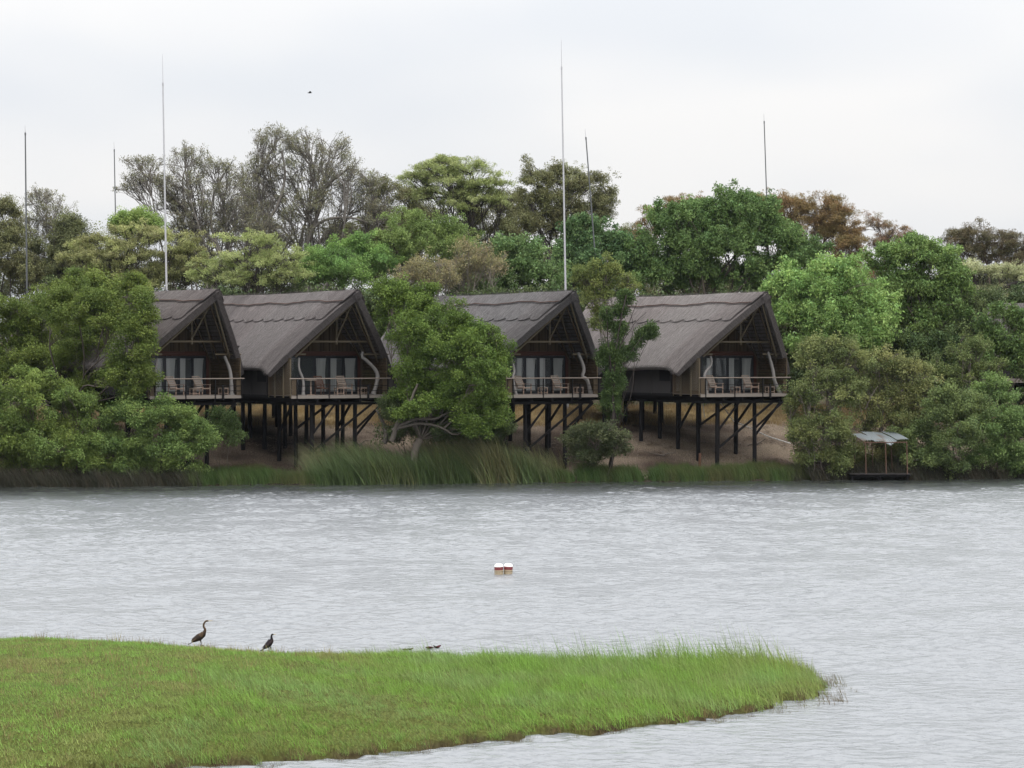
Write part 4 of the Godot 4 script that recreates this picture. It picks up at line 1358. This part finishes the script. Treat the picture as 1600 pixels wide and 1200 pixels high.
	tree("thorn_tree", "broad brown-green tree behind the tall right-of-centre mast", "tree", g2, "brown", 204.0, 860, 0.35, [[835, 278, 34, 22], [875, 282, 36, 26], [915, 292, 34, 24], [945, 315, 20, 24], [830, 315, 32, 26], [875, 322, 42, 30], [925, 335, 32, 30], [850, 358, 44, 28], [910, 370, 36, 26], [945, 340, 14, 14]], {"n": 3.3, "limbs": [[[862, 420], [850, 375], [838, 345], [828, 310], 0.2], [[866, 410], [890, 350], [905, 310], 0.18]]})
	tree("broadleaf_tree", "fresh green slender trees' mass above the second lodge's ridge end", "tree", g2, "bright", 192.0, 560, 0.2, [[505, 410, 34, 22], [550, 395, 36, 26], [540, 430, 44, 20], [490, 435, 28, 16], [590, 415, 36, 28]], {"leaf": "small", "c1": Color(0.146, 0.268, 0.085), "c2": Color(0.283, 0.413, 0.120)})
	tree("broadleaf_tree", "yellowish green thin stemmed tree below the lime umbrella crown", "tree", g2, "bright", 194.0, 655, 0.2, [[640, 355, 38, 26], [690, 372, 44, 28], [620, 385, 40, 28], [665, 400, 50, 28], [720, 395, 34, 26]], {"leaf": "small", "n": 3.6, "c1": Color(0.155, 0.227, 0.071), "c2": Color(0.278, 0.354, 0.115)})
	tree("dry_bush", "pale tan leafless bush behind the sprawling green tree", "bush", g2, "tan", 178.0, 670, 0.12, [[660, 425, 34, 22], [690, 435, 30, 20], [640, 440, 24, 18]], {"bushy": true, "sprigs": 6})
	tree("dry_bush", "straw-brown bush left of the tall mast's base, above the third lodge's ridge", "bush", g2, "tan", 180.0, 745, 0.12, [[735, 405, 34, 24], [770, 420, 30, 22], [720, 435, 30, 20]], {"bushy": true, "sprigs": 6})
	tree("broadleaf_tree", "dark green leafy tree left of the tall mast's foot", "tree", g2, "dark", 183.0, 800, 0.18, [[790, 395, 32, 22], [830, 405, 34, 26], [800, 430, 44, 24], [850, 435, 36, 22], [770, 445, 30, 18]], {"c1": Color(0.107, 0.186, 0.061), "c2": Color(0.236, 0.333, 0.133)})
	tree("broadleaf_tree", "deep green tree around the dark leaning mast", "tree", g2, "dark", 189.0, 920, 0.25, [[905, 365, 24, 28], [940, 385, 34, 28], [970, 395, 26, 30], [895, 400, 34, 28], [930, 420, 46, 28], [975, 430, 30, 30], [890, 435, 30, 22]], {"c1": Color(0.089, 0.164, 0.068), "c2": Color(0.179, 0.269, 0.101)})
	tree("broadleaf_tree", "large domed dark green tree behind the fourth lodge", "tree", g2, "dark", 188.0, 1110, 0.4, [[1055, 355, 44, 34], [1105, 340, 40, 30], [1140, 325, 36, 26], [1175, 345, 44, 32], [1025, 395, 38, 36], [1085, 395, 52, 38], [1150, 390, 56, 40], [1215, 385, 46, 34], [1255, 410, 40, 30], [1030, 435, 44, 28], [1100, 435, 55, 28], [1180, 435, 55, 28]], {"c1": Color(0.106, 0.181, 0.061), "c2": Color(0.213, 0.311, 0.106)})
	tree("dry_thorn_tree", "russet wispy tree peeping left above the large domed green tree", "tree", g2, "russet", 206.0, 1050, 0.25, [[1020, 345, 22, 20], [1058, 322, 26, 16], [1005, 375, 20, 22], [1090, 325, 22, 14]], {"n": 3.0})
	tree("dry_thorn_tree", "rust-brown broad crowned tree right of the thin right mast", "tree", g2, "russet", 208.0, 1270, 0.35, [[1185, 325, 30, 18], [1235, 328, 36, 20], [1285, 325, 36, 22], [1320, 345, 30, 26], [1250, 355, 46, 28], [1300, 375, 44, 28], [1330, 395, 34, 30], [1345, 430, 34, 34], [1200, 350, 34, 22]], {"n": 5.0})
	tree("dry_thorn_tree", "pale russet thin tree sloping down right from the rust-brown crown", "tree", g2, "russet", 210.0, 1385, 0.2, [[1372, 352, 24, 18], [1400, 368, 26, 18], [1378, 385, 24, 18]], {"n": 2.2, "c1": Color(0.355, 0.237, 0.170)})
	tree("dry_thorn_tree", "dark brownish tree at the right end of the skyline", "tree", g2, "russet", 200.0, 1530, 0.3, [[1500, 372, 28, 18], [1530, 375, 28, 22], [1565, 382, 28, 22], [1595, 395, 26, 22], [1515, 398, 36, 20], [1560, 408, 40, 20], [1630, 400, 34, 26]], {"n": 4.4, "c1": Color(0.166, 0.125, 0.077), "c2": Color(0.170, 0.169, 0.091)})
	tree("flat_topped_tree", "pale flat layered tree with black limbs at the right edge below the skyline", "tree", g2, "pale", 192.0, 1520, 0.28, [[1535, 428, 34, 10], [1575, 425, 34, 10], [1510, 418, 24, 9], [1600, 435, 28, 12], [1585, 470, 34, 14], [1610, 490, 30, 14], [1545, 455, 26, 10]], {"n": 4.4, "limbs": [[[1518, 500], [1528, 475], [1545, 458], [1580, 444], [1605, 440], 0.24], [[1524, 480], [1528, 455], [1520, 430], 0.12], [[1560, 520], [1580, 510], [1605, 500], 0.18]]})
	# rows of dark scrub on the bank top, seen below the decks and between the trees
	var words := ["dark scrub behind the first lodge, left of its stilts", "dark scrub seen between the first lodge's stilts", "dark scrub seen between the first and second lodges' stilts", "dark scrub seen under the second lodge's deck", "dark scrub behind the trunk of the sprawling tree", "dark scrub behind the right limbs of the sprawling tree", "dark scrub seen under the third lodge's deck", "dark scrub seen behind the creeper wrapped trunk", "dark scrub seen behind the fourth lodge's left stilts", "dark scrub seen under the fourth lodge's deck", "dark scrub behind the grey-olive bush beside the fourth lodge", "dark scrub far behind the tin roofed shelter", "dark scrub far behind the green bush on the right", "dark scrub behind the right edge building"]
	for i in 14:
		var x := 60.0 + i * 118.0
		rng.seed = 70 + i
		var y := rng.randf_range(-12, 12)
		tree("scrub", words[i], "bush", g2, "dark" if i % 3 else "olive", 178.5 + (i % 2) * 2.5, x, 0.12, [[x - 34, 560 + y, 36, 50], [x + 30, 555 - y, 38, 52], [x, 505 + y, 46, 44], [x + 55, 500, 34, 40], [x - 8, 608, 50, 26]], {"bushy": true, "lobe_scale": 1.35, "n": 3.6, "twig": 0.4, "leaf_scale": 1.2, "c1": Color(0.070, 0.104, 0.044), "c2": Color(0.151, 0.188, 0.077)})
	# beyond both edges of the view
	tree("broadleaf_tree", "green tree on the bank beyond the left edge", "tree", g2, "dark", 170.0, -150, 0.3, [[-150, 420, 60, 50], [-190, 480, 60, 50], [-110, 480, 50, 50], [-150, 540, 80, 50]], {"lobe_scale": 1.3})
	tree("riverside_bush", "round bush by the water beyond the left edge", "bush", g1, "river", 144.5, -140, 0.15, [[-140, 640, 60, 60], [-200, 680, 60, 60], [-110, 700, 50, 45]], {"bushy": true, "lobe_scale": 1.3})
	tree("broadleaf_tree", "green tree on the bank beyond the right edge", "tree", g2, "bright", 172.0, 1730, 0.3, [[1700, 470, 60, 50], [1760, 460, 60, 60], [1730, 550, 80, 60]], {"lobe_scale": 1.3})
	tree("riverside_bush", "round bush by the water beyond the right edge", "bush", g1, "dark", 156.5, 1720, 0.15, [[1710, 640, 50, 50], [1760, 680, 60, 60], [1700, 715, 50, 34]], {"bushy": true, "lobe_scale": 1.3})
	# the wood that closes the view behind them all, too far back to tell its trees apart
	rng.seed = 31337
	var where := []
	var tint := PackedColorArray()
	for i in 820:
		var px := rng.randf_range(-500, 2100)
		var d := rng.randf_range(222, 262)
		var high := ramp(px, [[-501, 400], [100, 412], [250, 388], [600, 372], [800, 386], [1000, 420], [1250, 402], [1400, 432], [2101, 425]]) + 30.0 * rough.get_noise_1d(px * 0.9)
		var c := at(px, rng.randf_range(high, 585), d)
		var base := Color(0.07, 0.085, 0.04).lerp(Color(0.13, 0.13, 0.065), rng.randf()) * rng.randf_range(0.8, 1.2)
		var r := rng.randf_range(1.0, 2.0)
		for j in 46:
			var w := c + unit() * Vector3(1.0, 0.8, 0.8) * r * sqrt(rng.randf())
			where.append(Transform3D(Basis(Vector3.UP, rng.randf() * TAU).scaled(Vector3.ONE * rng.randf_range(1.1, 1.8)), w))
			tint.append(base * rng.randf_range(0.8, 1.2))
	tag(copies("woodland", leaf_mesh.small, M.leaf, where, tint, self), "distant dense woodland closing the view behind the tall trees")
	where = []
	tint = PackedColorArray()
	for i in 2600:
		var x := rng.randf_range(-27, 27)
		var s := rng.randf_range(1.5, 22.0)
		var z := shore(x) - s
		if rough.get_noise_2d(x * 11.0 + 40.0, z * 11.0) < rng.randf_range(-0.2, 0.25):
			continue
		where.append(Transform3D(Basis(Vector3.UP, rng.randf() * TAU).scaled(Vector3(1.3, 0.22, 1.3) * rng.randf_range(0.6, 1.4)), Vector3(x, land(x, z) + 0.03, z)))
		tint.append(Color(0.075, 0.05, 0.035).lerp(Color(0.17, 0.125, 0.085), rng.randf()))
	tag(copies("leaf_litter", leaf_mesh.thin, M.grass, where, tint, self), "dry brown leaf litter scattered over the bank under the lodges")
	print("leaf tufts: ", total + where.size())

# ---------------------------------------------------------------- masts, shelter, buoys, birds
func mast(label: String, top: Array, tip: Array, foot: Array, d: float, r0: float, r1: float, m: Material) -> void:
	var f := at(foot[0], foot[1], d)
	var a := at(top[0], top[1], d)
	var dir := (a - f).normalized()
	var base := f - dir * ((f.y - land(f.x, f.z) + 0.2) / dir.y)
	var t := thing("lightning_mast", label, "mast", base, "lightning masts behind the lodges")
	var g := Geo.new()
	g.pole(Vector3.ZERO, a - base, r0, r1, 8)
	add_part("pole", g, m, t)
	g = Geo.new()
	g.pole(a - base - dir * 0.05, at(tip[0], tip[1], d) - base, 0.022, 0.009, 5)
	add_part("rod", g, M.mast, t)
	g = Geo.new()
	g.pole(a - base - dir * 0.14, a - base + dir * 0.04, r1 * 1.35, r1 * 1.25, 8)
	add_part("collar", g, m, t)

func build_masts() -> void:
	mast("tall pale grey mast rising behind the first lodge's roof", [254.5, 130], [254, 85], [260, 442], 171.0, 0.082, 0.042, M.mast)
	mast("tallest pale grey mast right of centre, behind the third lodge", [877.5, 105], [877, 62], [883, 415], 174.0, 0.082, 0.04, M.mast)
	mast("grey mast nearest the left edge", [39.5, 208], [39, 196], [42, 445], 186.0, 0.085, 0.045, M.mast_dark)
	mast("short thin mast between the two left masts", [178.5, 234], [178, 222], [180.5, 340], 200.0, 0.07, 0.035, M.mast_dark)
	mast("dark leaning mast just right of the tallest mast", [915.5, 215], [914, 201], [930, 400], 187.0, 0.07, 0.04, M.mast_dark)
	mast("thin dark mast above the russet trees on the right", [1194, 190], [1193.5, 178], [1199, 340], 193.0, 0.06, 0.035, M.mast_dark)

func build_shelter() -> void:
	rng.seed = 12
	var o := at(1372, 741, 153.6)
	o.y = 0.0
	# the platform: planks on two bearers and stout piles
	var t := thing("jetty_platform", "small dark plank platform on piles at the waterline under the tin roof", "platform", o)
	for k in 12:
		var g := Geo.new()
		g.box(Vector3(-1.58 + k * 0.29, 0.36 + rng.randf_range(-0.01, 0.01), -0.1 + rng.randf_range(-0.05, 0.05)), Vector3(0.265, 0.05, 2.3), Color.WHITE)
		add_part("plank", g, M.jetty, t)
	for z in [-1.0, 0.85]:
		var g := Geo.new()
		g.box(Vector3(0, 0.26, z), Vector3(3.4, 0.14, 0.12))
		add_part("bearer", g, M.dark_wood, t)
	for x in [-1.55, 0.0, 1.55]:
		for z in [-1.0, 0.8]:
			var g := Geo.new()
			g.pole(Vector3(x, -0.8, z), Vector3(x, 0.2, z), 0.09, 0.09, 8)
			add_part("pile", g, M.dark_wood, t)
	var g0 := Geo.new()
	g0.box(Vector3(0, 0.1, -0.95), Vector3(3.3, 0.42, 0.05))
	add_part("back_board", g0, M.dark_wood, t)
	# the roof: thin posts and crumpled corrugated sheets
	var s := thing("tin_roof_shelter", "crumpled silver corrugated sheet roof on thin posts at the right bank", "shelter", o)
	var corners := [at(1330, 677, 155.2) - o, at(1393, 673, 155.4) - o, at(1419, 688, 153.2) - o, at(1348, 688.5, 153.0) - o]
	for sheet in 4:
		var g := Geo.new()
		var p := PackedVector3Array()
		var t2 := PackedColorArray()
		var w := 29
		for i in 9:
			for j in w:
				var u: float = (sheet + j / float(w - 1) * 1.03) / 4.0
				var v := i / 8.0
				var q: Vector3 = corners[0].lerp(corners[1], u).lerp(corners[3].lerp(corners[2], u), v)
				q.y += 0.025 * sin(j / float(w - 1) * TAU * 7.0) + 0.10 * sin(u * 4.2 + 0.6) * sin(v * 2.2 + sheet) + sheet * 0.012 - 0.05
				if sheet == 2 and v > 0.7:
					q.y -= (v - 0.7) * 0.9 * (1.0 - absf(u - 0.62) * 6.0)
				p.append(q)
				var k := 0.5 + rough.get_noise_2d(u * 60.0, v * 40.0 + sheet * 20.0)
				t2.append(Color(1.1, 1.1, 1.1).lerp(Color(0.75, 0.5, 0.38), clampf((k - 0.55) * 2.2, 0, 0.8)))
		g.sheet(p, w, PackedVector2Array(), t2, true)
		add_part("roof_sheet", g, M.tin, s)
	for k in [0.06, 0.5, 0.97]:
		for e in [0, 1]:
			var top: Vector3 = (corners[0].lerp(corners[1], k) if e == 0 else corners[3].lerp(corners[2], k)) - Vector3(0, 0.12, 0)
			var g := Geo.new()
			g.pole(Vector3(clampf(top.x, -1.5, 1.55), 0.3, -0.9 if e == 0 else 0.85), top, 0.03, 0.026, 6)
			add_part("post", g, M.dark_teak, s)
	for e in [0, 1]:
		var g := Geo.new()
		var a: Vector3 = corners[0] if e == 0 else corners[3]
		var b: Vector3 = corners[1] if e == 0 else corners[2]
		g.pole(a - Vector3(-0.05, 0.11, 0), b - Vector3(0.05, 0.11, 0), 0.03, 0.03, 6)
		add_part("purlin", g, M.dark_teak, s)

func build_far_lodge() -> void:   # a corner of another lodge shows through the trees at the right edge
	var o := at(1600, 592, 176.0)
	var t := thing("far_lodge", "corner of another thatched lodge with grey roof among trees at right edge", "lodge", o)
	rng.seed = 9
	var g := Geo.new()
	for s in [-1.0, 1.0]:
		var p := PackedVector3Array()
		var tint := PackedColorArray()
		var uv := PackedVector2Array()
		for i in 12:
			for j in 40:
				var v := i / 11.0
				var u := j / 39.0
				p.append(Vector3(lerpf(-2.2, 9.0, u), 5.0 - 3.6 * v + 0.1 * sin(v * PI), s * 3.6 * v - 2.0))
				tint.append(thatch_tone(u * 0.6, v, s))
				uv.append(Vector2(u * 12.0, v * 5.0))
		g.sheet(p, 40, uv, tint, s > 0.0)
	add_part("thatch_roof", g, M.thatch, t)
	g = Geo.new()
	g.box(Vector3(3.0, 0.85, -2.0), Vector3(10.0, 1.6, 5.4))
	add_part("wall", g, M.canvas, t)
	g = Geo.new()
	g.box(Vector3(1.0, 0.75, 0.72), Vector3(3.6, 1.25, 0.06))
	add_part("opening", g, M.black, t)
	g = Geo.new()
	g.box(Vector3(3.0, -0.1, -1.2), Vector3(10.4, 0.25, 7.4))
	add_part("deck", g, M.deck, t)
	g = Geo.new()
	g.pole(Vector3(-2.2, -0.9, 2.45), Vector3(8.2, -0.9, 2.45), 0.05, 0.05, 6)
	add_part("rail", g, M.rail, t)
	for x in [-1.9, 1.5, 5.0, 8.0]:
		g = Geo.new()
		g.pole(Vector3(x, -3.6, 1.9), Vector3(x, -0.2, 1.9), 0.13, 0.13, 8)
		add_part("stilt", g, M.dark_wood, t)

func lathe(profile: Array, sides: int, col: Color) -> Geo:
	var g := Geo.new()
	var p := PackedVector3Array()
	for k in profile:
		for s in sides + 1:
			var a := TAU * s / sides
			p.append(Vector3(cos(a) * k[0], k[1], -sin(a) * k[0]))
	var tint := PackedColorArray()
	tint.resize(p.size())
	tint.fill(col)
	g.sheet(p, sides + 1, PackedVector2Array(), tint, false)
	return g

func build_buoys() -> void:
	for k in 2:
		var o := at(779.5 if k == 0 else 793.8, 897.0, 88.3 + 0.1 * k)
		o.y = 0.0
		var t := thing("buoy", ["white capped float with dark red band, the left one of the pair", "white capped float with dark red band, the right one of the pair"][k], "buoy", o, "pair of floats tied together on the river")
		t.rotation = Vector3(0.03, k * 0.7, 0.02 - 0.05 * k)
		add_part("cream_base", lathe([[0.0, -0.2], [0.135, -0.2], [0.145, -0.17], [0.145, 0.085], [0.149, 0.09], [0.149, 0.105], [0.145, 0.11], [0.145, 0.145]], 24, Color(0.36, 0.29, 0.19)), M.paint, t)
		add_part("dark_line", lathe([[0.1455, 0.09], [0.151, 0.094], [0.151, 0.104], [0.1455, 0.108]], 24, Color(0.12, 0.09, 0.06)), M.paint, t)
		add_part("red_band", lathe([[0.145, 0.145], [0.147, 0.15], [0.147, 0.245], [0.145, 0.25]], 24, Color(0.17, 0.028, 0.035)), M.paint, t)
		add_part("white_cap", lathe([[0.145, 0.25], [0.143, 0.275], [0.130, 0.31], [0.10, 0.335], [0.055, 0.35], [0.0, 0.353]], 24, Color(0.85, 0.84, 0.82)), M.paint, t)

func bird(called: String, label: String, feet: Vector3, s: float, turn: float, spine: Array, neck: Array, dark: Color, wing: Color, throat: Color) -> void:   # spine and neck: [forward, up, half width]
	var t := thing(called, label, "bird", feet)
	t.rotation.y = turn
	var g := Geo.new()
	var c := Curve3D.new()
	var all := spine + neck
	for k in all.size():
		var a: Array = all[maxi(k - 1, 0)]
		var b: Array = all[mini(k + 1, all.size() - 1)]
		var d := Vector3(b[0] - a[0], b[1] - a[1], 0) * 0.17 * s
		c.add_point(Vector3(all[k][0], all[k][1], 0) * s, -d, d)
	var p := PackedVector3Array()
	var r := PackedFloat32Array()
	for k in all.size() - 1:
		for i in 5:
			p.append(c.sample(k, i / 5.0))
			r.append(lerpf(all[k][2], all[k + 1][2], smoothstep(0, 1, i / 5.0)) * s)
	p.append(c.sample(all.size() - 1, 0.0))
	r.append(all[-1][2] * s)
	g.tube(p, r, 14, dark)
	for k in g.v.size():   # a paler throat and breast
		var up: float = g.v[k].y / s
		if up > 0.26:
			g.c[k] = dark.lerp(throat, clampf((up - 0.26) * 6.0, 0, 1) * (0.4 + 0.6 * clampf(g.n[k].x, 0, 1)))
	add_part("body", g, M.tint, t)
	var head: Array = neck[-1]
	g = Geo.new()
	var h := Vector3(head[0], head[1], 0) * s
	g.pole(h, h + Vector3(0.105, 0.012, 0) * s, 0.013 * s, 0.003 * s, 6, Color(0.32, 0.25, 0.14))
	add_part("bill", g, M.tint, t)
	for e in [-1.0, 1.0]:
		g = Geo.new()
		var q := PackedVector3Array()
		var rows := 7
		for i in rows:
			for j in 6:
				var u := i / float(rows - 1)
				var v := j / 5.0
				var w := lerpf(0.085, 0.012, u) * (0.6 + 0.4 * sin(minf(u * 4.0, 1.0) * PI * 0.5))
				q.append(Vector3(lerpf(0.07, -0.20, u), lerpf(0.29, 0.12, u) + (0.5 - v) * w * 2.0, e * (0.072 + 0.022 * sin(v * PI) - 0.035 * u)) * s)
		g.sheet(q, 6, PackedVector2Array(), PackedColorArray(), e < 0.0)
		for k in g.c.size():
			g.c[k] = wing.lerp(dark, 0.5 + 0.5 * sin(k * 1.9))
		var o := add_part("wing", g, M.tint, t)
	g = Geo.new()
	g.beam(Vector3(-0.15, 0.11, 0) * s, Vector3(-0.30, 0.035, 0) * s, 0.06 * s, 0.012 * s, dark)
	add_part("tail", g, M.tint, t)
	for e in [-1.0, 1.0]:
		g = Geo.new()
		g.tube(PackedVector3Array([Vector3(0.01, 0.13, e * 0.04) * s, Vector3(0.02, 0.06, e * 0.045) * s, Vector3(0.015, 0.0, e * 0.045) * s]), PackedFloat32Array([0.018 * s, 0.011 * s, 0.010 * s]), 6, Color(0.04, 0.035, 0.03))
		for a in [-0.5, 0.0, 0.5]:
			g.pole(Vector3(0.01, 0.006, e * 0.045) * s, Vector3(0.01 + 0.075 * cos(a), 0.004, e * 0.045 + 0.075 * sin(a)) * s, 0.008 * s, 0.004 * s, 5, Color(0.04, 0.035, 0.03))
		add_part("leg", g, M.tint, t)

func build_birds() -> void:
	var a := crest(313)
	bird("darter", "long necked brown waterbird standing upright on the island's back edge", a, 0.92, 0.15,
		[[-0.21, 0.10, 0.022], [-0.14, 0.15, 0.065], [-0.03, 0.21, 0.088], [0.06, 0.27, 0.072]], [[0.10, 0.33, 0.042], [0.115, 0.40, 0.03], [0.085, 0.46, 0.025], [0.085, 0.53, 0.023], [0.125, 0.59, 0.021], [0.165, 0.605, 0.024], [0.20, 0.60, 0.012]], Color(0.030, 0.022, 0.018), Color(0.14, 0.09, 0.055), Color(0.15, 0.095, 0.06))
	var b := crest(421)
	bird("cormorant", "smaller black waterbird standing with its back turned, right of the brown one", b, 0.82, 0.75,
		[[-0.19, 0.09, 0.022], [-0.13, 0.14, 0.062], [-0.03, 0.20, 0.085], [0.05, 0.27, 0.07]], [[0.075, 0.33, 0.04], [0.07, 0.385, 0.027], [0.075, 0.43, 0.025], [0.10, 0.455, 0.027], [0.135, 0.45, 0.014]], Color(0.012, 0.010, 0.012), Color(0.045, 0.032, 0.03), Color(0.02, 0.015, 0.015))
	# a far bird on the wing
	var t := thing("flying_bird", "tiny dark bird gliding high in the pale sky left of centre", "bird", at(484, 145, 230))
	var g := Geo.new()
	g.tube(PackedVector3Array([Vector3(-0.2, 0, 0), Vector3(-0.05, 0, 0), Vector3(0.1, 0.01, 0), Vector3(0.2, 0, 0)]), PackedFloat32Array([0.01, 0.05, 0.045, 0.01]), 8, Color(0.03, 0.03, 0.03))
	add_part("body", g, M.tint, t)
	for e in [-1.0, 1.0]:
		g = Geo.new()
		g.sheet(PackedVector3Array([Vector3(0.1, 0.02, 0), Vector3(-0.06, 0.02, 0), Vector3(0.12, 0.12, e * 0.22), Vector3(-0.03, 0.11, e * 0.22), Vector3(0.0, 0.08, e * 0.45), Vector3(-0.03, 0.08, e * 0.45)]), 2, PackedVector2Array(), PackedColorArray([Color(0.03, 0.03, 0.03), Color(0.03, 0.03, 0.03), Color(0.03, 0.03, 0.03), Color(0.03, 0.03, 0.03), Color(0.03, 0.03, 0.03), Color(0.03, 0.03, 0.03)]), e > 0.0)
		add_part("wing", g, M.tint, t)

func crest(px: float) -> Vector3:   # the top of the island's back there
	var best := Vector3.ZERO
	var most := -9.0
	for k in 60:
		var q := at(px, 1000, 54.0 + k * 0.2)
		q.y = isle_height(q.x, q.z)
		if q.y > 0.0 and (q.y + 0.06 - EYE.y) / -q.z > most:
			most = (q.y + 0.06 - EYE.y) / -q.z
			best = q
	return best + Vector3(0, 0.04, 0)


func curled_leaf(label: String, p: Vector3, s: float, col: Color, seed_: int) -> void:   # lily leaves that have turned up their edges
	rng.seed = seed_
	var g := Geo.new()
	for k in 3:
		var q := PackedVector3Array()
		var tint := PackedColorArray()
		var o := Vector3((k - 1) * 0.075 * s, 0.0, rng.randf_range(-0.03, 0.03))
		for i in 6:
			for j in 13:
				var r := i / 5.0 * 0.075 * s
				var a := TAU * j / 12.0
				q.append(o + Vector3(cos(a) * r * 1.1, 0.012 + [0.45, 0.25, 0.85][k] * r * (0.4 + 0.6 * absf(sin(a + k))) * i / 5.0 + 0.012, sin(a) * r))
				tint.append(col * rng.randf_range(0.7, 1.2))
		g.sheet(q, 13, PackedVector2Array(), tint, true)
	var m := piece("lily_leaf", g, M.tint, label, "leaf")
	m.position = p

func build_bits() -> void:
	var p := at(677, 1018.5, 66.0)
	p.y = 0.0
	curled_leaf("dark maroon curled lily leaf floating behind the island", p, 1.25, Color(0.05, 0.008, 0.012), 4)
	p = at(637, 1019.5, 65.6)
	p.y = 0.0
	curled_leaf("small dull brown lily leaf floating left of the maroon one", p, 0.9, Color(0.07, 0.06, 0.03), 5)
	# marker posts and a pipe by the fourth lodge
	for k in [[1094, 708, 1092, 738, 153.9, "leaning rust-brown stake beside the fourth lodge's front stilt"], [1256, 714, 1252, 746, 154.2, "leaning rust-brown stake at the waterline left of the tin roofed shelter"]]:
		var a := at(k[2], k[3], k[4])
		var b := at(k[0], k[1], k[4])
		a.y = land(a.x, a.z) - 0.15
		var g := Geo.new()
		g.pole(a, b, 0.085, 0.075, 8, Color(0.09, 0.045, 0.03))
		piece("stake", g, M.tint, k[5], "stake", "rust-brown stakes on the bank")
	var g2 := Geo.new()
	var pts := PackedVector3Array()
	for k in [[1122, 624, 160.0], [1146, 658, 161.0], [1166, 666, 161.5], [1200, 682, 160.8], [1235, 693, 160.2]]:
		var q := at(k[0], k[1], k[2])
		q.y = maxf(q.y, land(q.x, q.z) + 0.04)
		pts.append(q)
	g2.tube(pts, PackedFloat32Array([0.032, 0.032, 0.032, 0.032, 0.032]), 7, Color(0.55, 0.54, 0.52))
	piece("water_pipe", g2, M.tint, "thin white pipe running down from the fourth lodge and across the slope", "pipe")
	g2 = Geo.new()
	g2.pole(at(1097, 618, 158.0), at(1101, 652, 158.0), 0.025, 0.025, 6, Color(0.5, 0.49, 0.47))
	piece("drain_pipe", g2, M.tint, "short white drain pipe hanging under the fourth lodge's floor", "pipe")
	# driftwood and stones on the slope
	rng.seed = 404
	var words := ["dead branch lying on the slope under the second lodge", "dead branch lying between the second lodge's stilts", "dead branch on the sand under the fourth lodge", "dead branch behind the fourth lodge's front stilts", "dead branch at the foot of the fourth lodge's left stilts"]
	for k in 5:
		var x: float = [-11.4, -9.0, 12.5, 14.8, 9.0][k]
		var zz: float = shore(x) - [9.0, 11.0, 8.5, 10.5, 8.0][k]
		var g := Geo.new()
		var o := Vector3(x, land(x, zz) + 0.03, zz)
		for j in 3:
			var e := o + Vector3(rng.randf_range(-1.3, 1.3), rng.randf_range(0.0, 0.35), rng.randf_range(-0.5, 0.5))
			var c := curve(o, e, 0.15, 5, 0.1)
			g.tube(c, taper(c, 0.05, 0.015), 5, Color(0.12, 0.10, 0.085))
		piece("dead_branch", g, M.tint, words[k], "branch", "dead branches on the slope")
